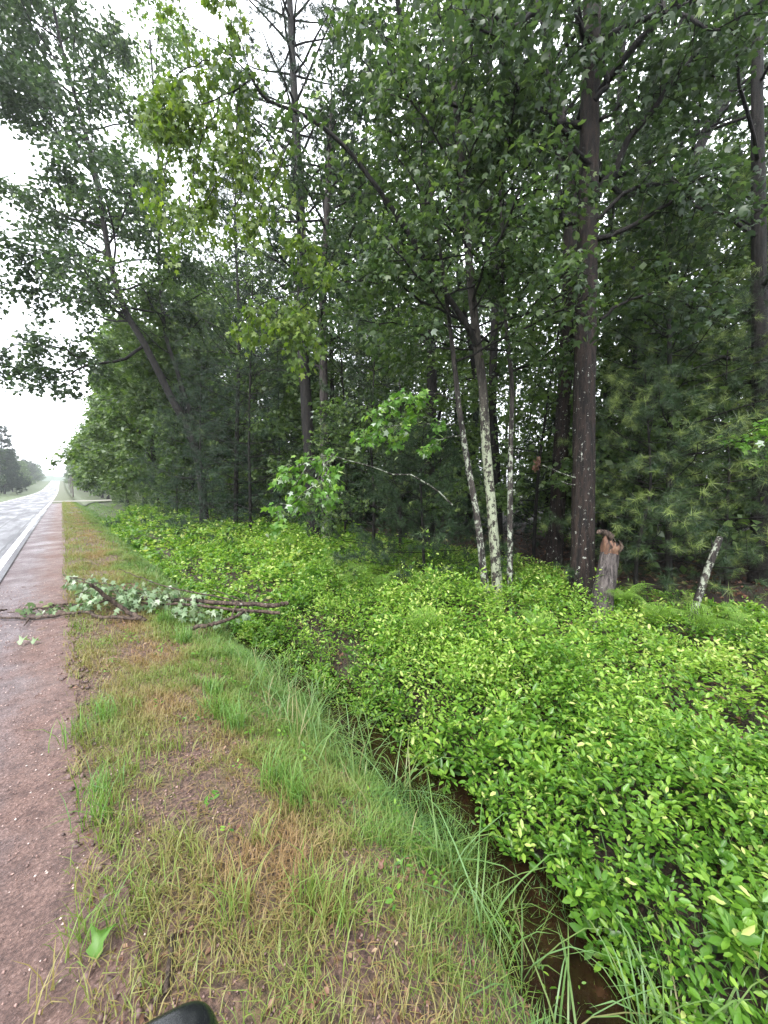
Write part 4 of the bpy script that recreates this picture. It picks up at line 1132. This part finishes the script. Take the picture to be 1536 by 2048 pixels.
def ferns():
    g = np.random.default_rng(61)
    def frond_mesh(seed, L=.5, npn=14, nl=5):
        q = np.random.default_rng(seed); a = Acc()
        t = np.linspace(0, 1, 12)
        P = np.stack([t * 0, L * t * (1 - .18 * t), L * (.75 * t - .75 * t ** 2.1)], -1)
        a.add(*tube(P, np.linspace(.004, .0015, 12), 3, cap=False), .6)
        for i in range(npn):
            f = .18 + .80 * i / npn; x = f * 11; k = int(x); o = P[k] + (P[min(k + 1, 11)] - P[k]) * (x - k); tg = unit(P[min(k + 1, 11)] - P[k])
            wl_ = L * .27 * math.sin(math.pi * min(1, .22 + f * .78)) ** .8 * (1 - .25 * f)
            for sgn in (-1, 1):
                d = unit(np.array([sgn, 0, 0]) + tg * .35 + [0, 0, -.18])
                m = nl; tt = (np.arange(m) + .6) / m
                up = unit(np.cross(np.array([sgn, 0, 0]), tg)) * sgn
                pos = o + d * (tt * wl_)[:, None] + [0, 0, -.12 * wl_] * (tt ** 2)[:, None]
                for s2 in (-1, 1):
                    dd = np.tile(d * .5, (m, 1)) + tg * s2 * .9
                    place(a, LANCE, pos, dd, np.tile(np.array([0, 0, 1.]), (m, 1)) + q.normal(0, .15, (m, 3)), wl_ * .30 * (1 - .55 * tt), np.clip(q.normal(.55, .15, m), 0, 1))
        V, T, A = np.concatenate(a.V), np.concatenate(a.T), np.concatenate(a.A)
        o = raw('frond', V, T, M['fern'], None, A)
        me = o.data; bpy.data.objects.remove(o)
        return me
    meshes = [frond_mesh(1), frond_mesh(2, .42), frond_mesh(3, .58)]
    lo = [frond_mesh(4, .5, 10, 3), frond_mesh(5, .6, 10, 3)]

    def fern(loc, lab, grp, ms, nf, sc):
        root = empty('fern', loc, lab, 'fern', grp)
        a0 = g.uniform(0, 6.28)
        for i in range(nf):
            f = bpy.data.objects.new('frond', ms[i % len(ms)]); COL.objects.link(f); f.parent = root
            f.rotation_euler = (g.normal(.55, .2), g.normal(0, .2), a0 + i * 6.283 / nf + g.normal(0, .25))
            s = sc * g.uniform(.8, 1.15); f.scale = (s, s, s)
        return root
    near = [(1078, 1262, .22, 'fern frond clump in the huckleberry below the lichen clump'), (845, 1255, .2, 'fern rising from the huckleberry well below the dark shaded pine'), (835, 1165, .2, 'leafy fern at the top of the bank under the dark shaded pine'), (765, 1175, .2, 'leafy fern left of the one under the dark shaded pine'),
            (1255, 1470, .0, 'low dark fern half sunk in the middle of the huckleberry'), (1245, 1195, .25, 'fern growing against the right side of the stump'), (1310, 1225, .25, 'fern at the foot of the thin pine trunk'),
            (1405, 1245, .2, 'fern below the leaning lichen snag'), (1480, 1250, .2, 'fern at the right frame edge under the small pine')]
    for px, py, z, lab in near:
        c = on_z(px, py, z); fern((c[0], c[1], c[2] - .06), lab, 'ferns on the huckleberry bank', meshes, 7, .85 if py < 1400 else .55)
    for px, py in ((460, 1062), (545, 1070), (600, 1062), (570, 1085), (690, 1120), (655, 1130), (720, 1150)):
        c = on_z(px, py, .25); fern((c[0], c[1], c[2] - .1), 'fern along the shaded forest edge near the two speckled trunks', 'ferns along the shaded forest edge', meshes[:2], 6, 1.1)
    for i in range(26):
        y = g.uniform(13, 40); x = g.uniform(2.3, 4.2) + .02 * y
        fern((x, y, terr(x, y) + .22), 'bright fern in the patch below the roadside maples', 'ferns in the patch below the roadside maples', lo, 6, 1.25)


def mirror():
    m, N, L = newmat('black_moulded_plastic')
    f = noise(N, L, 400, 3)
    finish(N, L, (.008, .009, .010), .22, f, .05, .002)
    c = W(305, 2190, .50)
    root = empty('car_mirror', c, 'rounded black car mirror housing poking up at the bottom frame edge', 'mirror')
    nu, nv = 40, 24
    u = np.linspace(0, 2 * math.pi, nu, endpoint=False); v = np.linspace(-math.pi / 2, math.pi / 2, nv)
    U, Vv = np.meshgrid(u, v)
    sp = lambda t, e: np.sign(t) * np.abs(t) ** e
    X = .092 * sp(np.cos(Vv), .45) * sp(np.cos(U), .55); Y = .055 * sp(np.cos(Vv), .45) * sp(np.sin(U), .7); Zz = .052 * sp(np.sin(Vv), .5)
    X = X * (1 - .16 * (Zz / .052 + 1) / 2); Zz = Zz + .10 * (X + .02)
    V = np.stack([X, Y, Zz], -1).reshape(-1, 3)
    i = np.arange(nv - 1)[:, None] * nu; j = np.arange(nu)[None]; j2 = (j + 1) % nu
    q = np.stack([i + j, i + j2, i + nu + j2, i + nu + j], -1).reshape(-1, 4)
    h = raw('housing', V, q, m, root, smooth=True)
    root.rotation_euler = (R(-6), R(-10), -YAW - R(-14))
    gl, N, L = newmat('mirror_glass'); p = finish(N, L, (.7, .72, .74), .03); p.inputs['Metallic'].default_value = 1
    a = Acc(); t = np.linspace(0, 6.283, 24, endpoint=False)
    ring = np.stack([.066 * sp(np.cos(t), .5), np.full(24, -.0562), .040 * sp(np.sin(t), .5)], -1)
    a.add(np.vstack([ring, [[0, -.0562, 0]]]), [(24, (k + 1) % 24, k) for k in range(24)]); a.build('glass', gl, root)
    a = Acc(); a.add(*tube(spline([(-.05, .0, -.035), (-.12, .01, -.06), (-.2, .03, -.075)], 8), np.linspace(.02, .026, 8), 10)); a.build('arm', m, root, True)


def dead_spray():
    c = W(1074, 925, 7.2)
    root = empty('dead_leaf_cluster', c, 'rust-red dead leaf cluster hanging in shade left of the tall lichen-flecked tree', 'dead leaves')
    a = Acc(); a.add(*tube(spline([c + [0, 0, -.5], c + [.02, 0, -.1], c + [.0, 0, .14], c + [.3, .2, .3]], 10), .006, 4)); a.build('twig', M['bark_dark'], root, True, c)
    g = np.random.default_rng(88); n = 26
    P = c + np.stack([g.normal(0, .03, n), g.normal(0, .03, n), g.uniform(-.12, .12, n)], -1); ac = Acc()
    place(ac, CURL, P, np.stack([g.normal(0, .5, n), g.normal(0, .5, n), np.full(n, -1.)], -1), g.standard_normal((n, 3)), g.uniform(.06, .10, n), g.uniform(.5, .85, n))
    tag(ac.build('leaves', M['litter'], root, False, c), kind='stuff')


dead_spray()
forest_edge(); stump(); fallen(); ferns(); mirror()


# ------------------------------------------------------------------ woods behind, far side of the road
def woods():
    g = np.random.default_rng(71)
    SX = empty  # proto builders stand at the origin, then are moved to their first spot

    def broad(seed, h, s0, L0, L1, nleaf, size, leafm, r=.13, nl=24):
        p = Plant(seed)
        Q = spline([(0, 0, -.3), (p.g.normal(0, .15), p.g.normal(0, .15), h * .35), (p.g.normal(0, .3), p.g.normal(0, .3), h * .7), (p.g.normal(0, .5), p.g.normal(0, .5), h)], 22)
        p.trunk.add(*tube(Q, np.linspace(r, .03, 22) * (1 + .4 * np.exp(-np.linspace(0, h, 22) / .3)), 9, .06))
        root = empty('forest_tree', (0, 0, 0), 'x', 'tree')
        for q in range(10 if h > 8 else 0):
            f = .08 + .04 * q; o = Q[0] + (Q[-1] - Q[0]) * f; az = q * 2.4 + seed; Ld = p.g.uniform(.8, 2.2)
            d = np.array([math.cos(az), math.sin(az), p.g.normal(.05, .2)])
            p.wood.add(*tube(spline([o, o + d * Ld * .5, o + d * Ld + [0, 0, p.g.normal(0, .25)]], 5), np.linspace(.014, .004, 5), 4, cap=False))
        auto_limbs(p, Q, s0, nl, L0, L1, .15, r * .35, az0=seed, nsub=8, slen=1.0, droop=.15)
        p.leaves(nleaf, size, KITE, .22, .35, .65, 0, .92, .015)
        p.finish(root, np.zeros(3), M['bark_dark'], M[leafm], M['bark_dark'])
        return [root, False]

    def pin(seed, h, s0, nw, L0, L1, nt, nlen, nn, width, mat, r=.14, name='forest_pine', droop=.05, per=5):
        q = np.random.default_rng(seed)
        Q = spline([(0, 0, -.3), (q.normal(0, .1), q.normal(0, .1), h * .4), (q.normal(0, .15), q.normal(0, .15), h)], 22)
        return [pine(name, 'x', None, 0, r, .02, seed, 'bark_dark', s0, nw, L0, L1, nt, nlen, nn, width, .1, mat, None, per, 7, droop, .05, np.zeros(3), .5, Q), False]

    def put(pr, x, y, rz, sc, lab, grp, z=None, name=None):
        loc = (x, y, float(terr(x, y)) if z is None else z)
        if not pr[1]:
            r = pr[0]; pr[1] = True
            r.location = loc; r.rotation_euler = (0, 0, rz); r.scale = (sc, sc, sc); r['label'] = lab; r['group'] = grp
        else:
            copy_tree(pr[0], loc, rz, sc, lab, grp)

    canopy = [broad(601, 15, .40, 3.4, 1.8, 4200, .19, 'maple_dark'), broad(602, 17, .45, 3.6, 2.0, 4600, .19, 'maple_dark', .16), broad(603, 12, .30, 3.2, 1.6, 4200, .17, 'maple', .10), broad(604, 14, .34, 3.4, 1.6, 4400, .18, 'edge', .12)]
    under = [broad(611, 4.2, .12, 1.7, .8, 3200, .13, 'edge', .035, 16), broad(612, 6, .15, 2.0, 1.0, 4200, .14, 'edge', .05, 18),
             pin(613, 4.5, .06, 11, 1.9, .5, 1500, .14, 14, .009, 'needle_dark', .05), pin(614, 7.5, .08, 15, 2.4, .6, 2200, .16, 13, .011, 'needle', .07)]
    # canopy trees in a jittered grid
    used = []
    for gx in np.arange(8.8, 30, 4.3):
        for gy in np.arange(-4.5, 50, 4.6):
            x = gx + g.uniform(-1.3, 1.3) + max(0, gy - 20) * .02; y = gy + g.uniform(-1.4, 1.4)
            if gx > 16 and g.uniform() < .45 or math.hypot(x, y) < 10.5 or y < .5 and x < 16: continue
            put(canopy[int(g.integers(0, 4))], x, y, g.uniform(0, 6.28), g.uniform(.85, 1.2), 'slender tree deep in the shaded woods behind the front row', 'canopy trees deep in the woods')
    for i in range(120):
        x = 7.2 + abs(g.normal(0, 7)); y = g.uniform(-3, 40)
        k = int(g.integers(0, 4))
        if x < 9 and g.uniform() < .5 or k > 1 and math.hypot(x, y) < 11: continue
        a = W(1000, 900, 5)[1] / W(1000, 900, 5)[0]
        put(under[k], x, y, g.uniform(0, 6.28), g.uniform(.75, 1.25), 'understory sapling in the shaded woods behind the front row', 'understory saplings in the woods')
    for i, y in enumerate(np.linspace(19, 56, 13)):
        put(under[i % 2], 4.6 + g.uniform(-.3, 1.4), y + g.uniform(-1, 1), g.uniform(0, 6.28), g.uniform(.5, .75), 'leafy young tree at the foot of the roadside maples', 'young trees at the foot of the roadside maples')
    # beyond the driveway on this side of the road
    far = [broad(621, 13, .12, 4.4, 1.8, 3600, .42, 'edge', .18, 26), broad(622, 15, .15, 4.2, 1.8, 3600, .42, 'maple_dark', .18, 26)]
    for i, y in enumerate(np.concatenate([np.arange(70, 190, 9), np.arange(195, 430, 13)])):
        for row in (0, 1):
            x = 6.2 + row * 6 + g.uniform(-.6, 1.2)
            put(far[int(g.integers(0, 2))], x, y + g.uniform(-3, 3), g.uniform(0, 6.28), g.uniform(.85, 1.15), 'hazy roadside tree beyond the pale driveway', 'trees beyond the driveway')
    # across the road
    tall = [pin(631, 19, .10, 20, 4.6, 1.0, 7500, .55, 9, .05, 'needle_dark', .25, 'tall_pine', .0)]
    put(tall[0], -12.2, 150, .4, 1.0, 'tall pine with tiered boughs across the road at the left frame edge', 'trees across the road')
    for i, y in enumerate(np.concatenate([np.arange(128, 235, 8.5), np.arange(240, 430, 13)])):
        for row in (0, 1):
            x = -13.5 - row * 6 + g.uniform(-1.5, 1.2)
            pr = far[int(g.integers(0, 2))]
            if row == 1 and i % 3 == 0: pr = tall[0]
            if abs(y - 150) < 6 and row == 0: continue
            put(pr, x, y + g.uniform(-2, 2), g.uniform(0, 6.28), g.uniform(.65, .9) if pr is not tall[0] else g.uniform(.7, .9), 'hazy tree in the line across the road, beyond the tall pine' if y > 150 else 'tree in the line across the road before the tall pine', 'trees across the road')
    # utility poles
    wood = flat('weathered_pole_wood', (.09, .075, .065), .8)
    for i, (px, y, lab) in enumerate(((145, 120, 'nearest of three wooden utility poles beyond the driveway'), (141.2, 165, 'middle one of three wooden utility poles beyond the driveway'), (138, 215, 'farthest of three wooden utility poles beyond the driveway'))):
        r = ray(px, 970); x = r[0] / r[1] * y; z = float(terr(x, y))
        root = empty('utility_pole', (x, y, z), lab, 'pole', 'utility poles by the road')
        a = Acc(); a.add(*tube([(0, 0, -.3), (0, 0, 3), (0, 0, 7.2)], [.16, .14, .11], 10)); a.build('post', wood, root, True)
        a = Acc(); a.add(*tube([(-.7, 0, 6.7), (0, 0.14, 6.7), (.7, 0, 6.7)], .06, 5)); a.build('crossarm', wood, root)
    # hazy wooded rise that closes the view at the end of the road
    hill = grid('far_wooded_rise', np.linspace(-260, 260, 60), np.linspace(700, 860, 14), lambda X, Y: np.minimum(terr(X, Y) + 1 + (1 - ((Y - 780) / 80) ** 2) * (13 + 3 * nz(X, Y, 40, 30) + 2 * nz(X, Y, 12, 31)), 30), flat('far_foliage', (.04, .07, .03), .9))
    tag(hill, kind='structure')


woods()

# ------------------------------------------------------------------ damp summer air
hz_m, N, L = newmat('damp_air')
pv = N.new('ShaderNodeVolumePrincipled'); pv.inputs['Color'].default_value = (.93, .95, 1, 1); pv.inputs['Density'].default_value = .0006; pv.inputs['Anisotropy'].default_value = .3
o_ = N.new('ShaderNodeOutputMaterial'); L.new(pv.outputs[0], o_.inputs['Volume'])
x0, x1, y0, y1, z0, z1 = -520, 520, -320, 1620, -32, 30
V = np.array([(x, y, z) for z in (z0, z1) for y in (y0, y1) for x in (x0, x1)], float)
Q_ = np.array([(0, 2, 3, 1), (4, 5, 7, 6), (0, 1, 5, 4), (2, 6, 7, 3), (0, 4, 6, 2), (1, 3, 7, 5)])
tag(raw('haze', V, Q_, hz_m), kind='stuff')
# TAIL
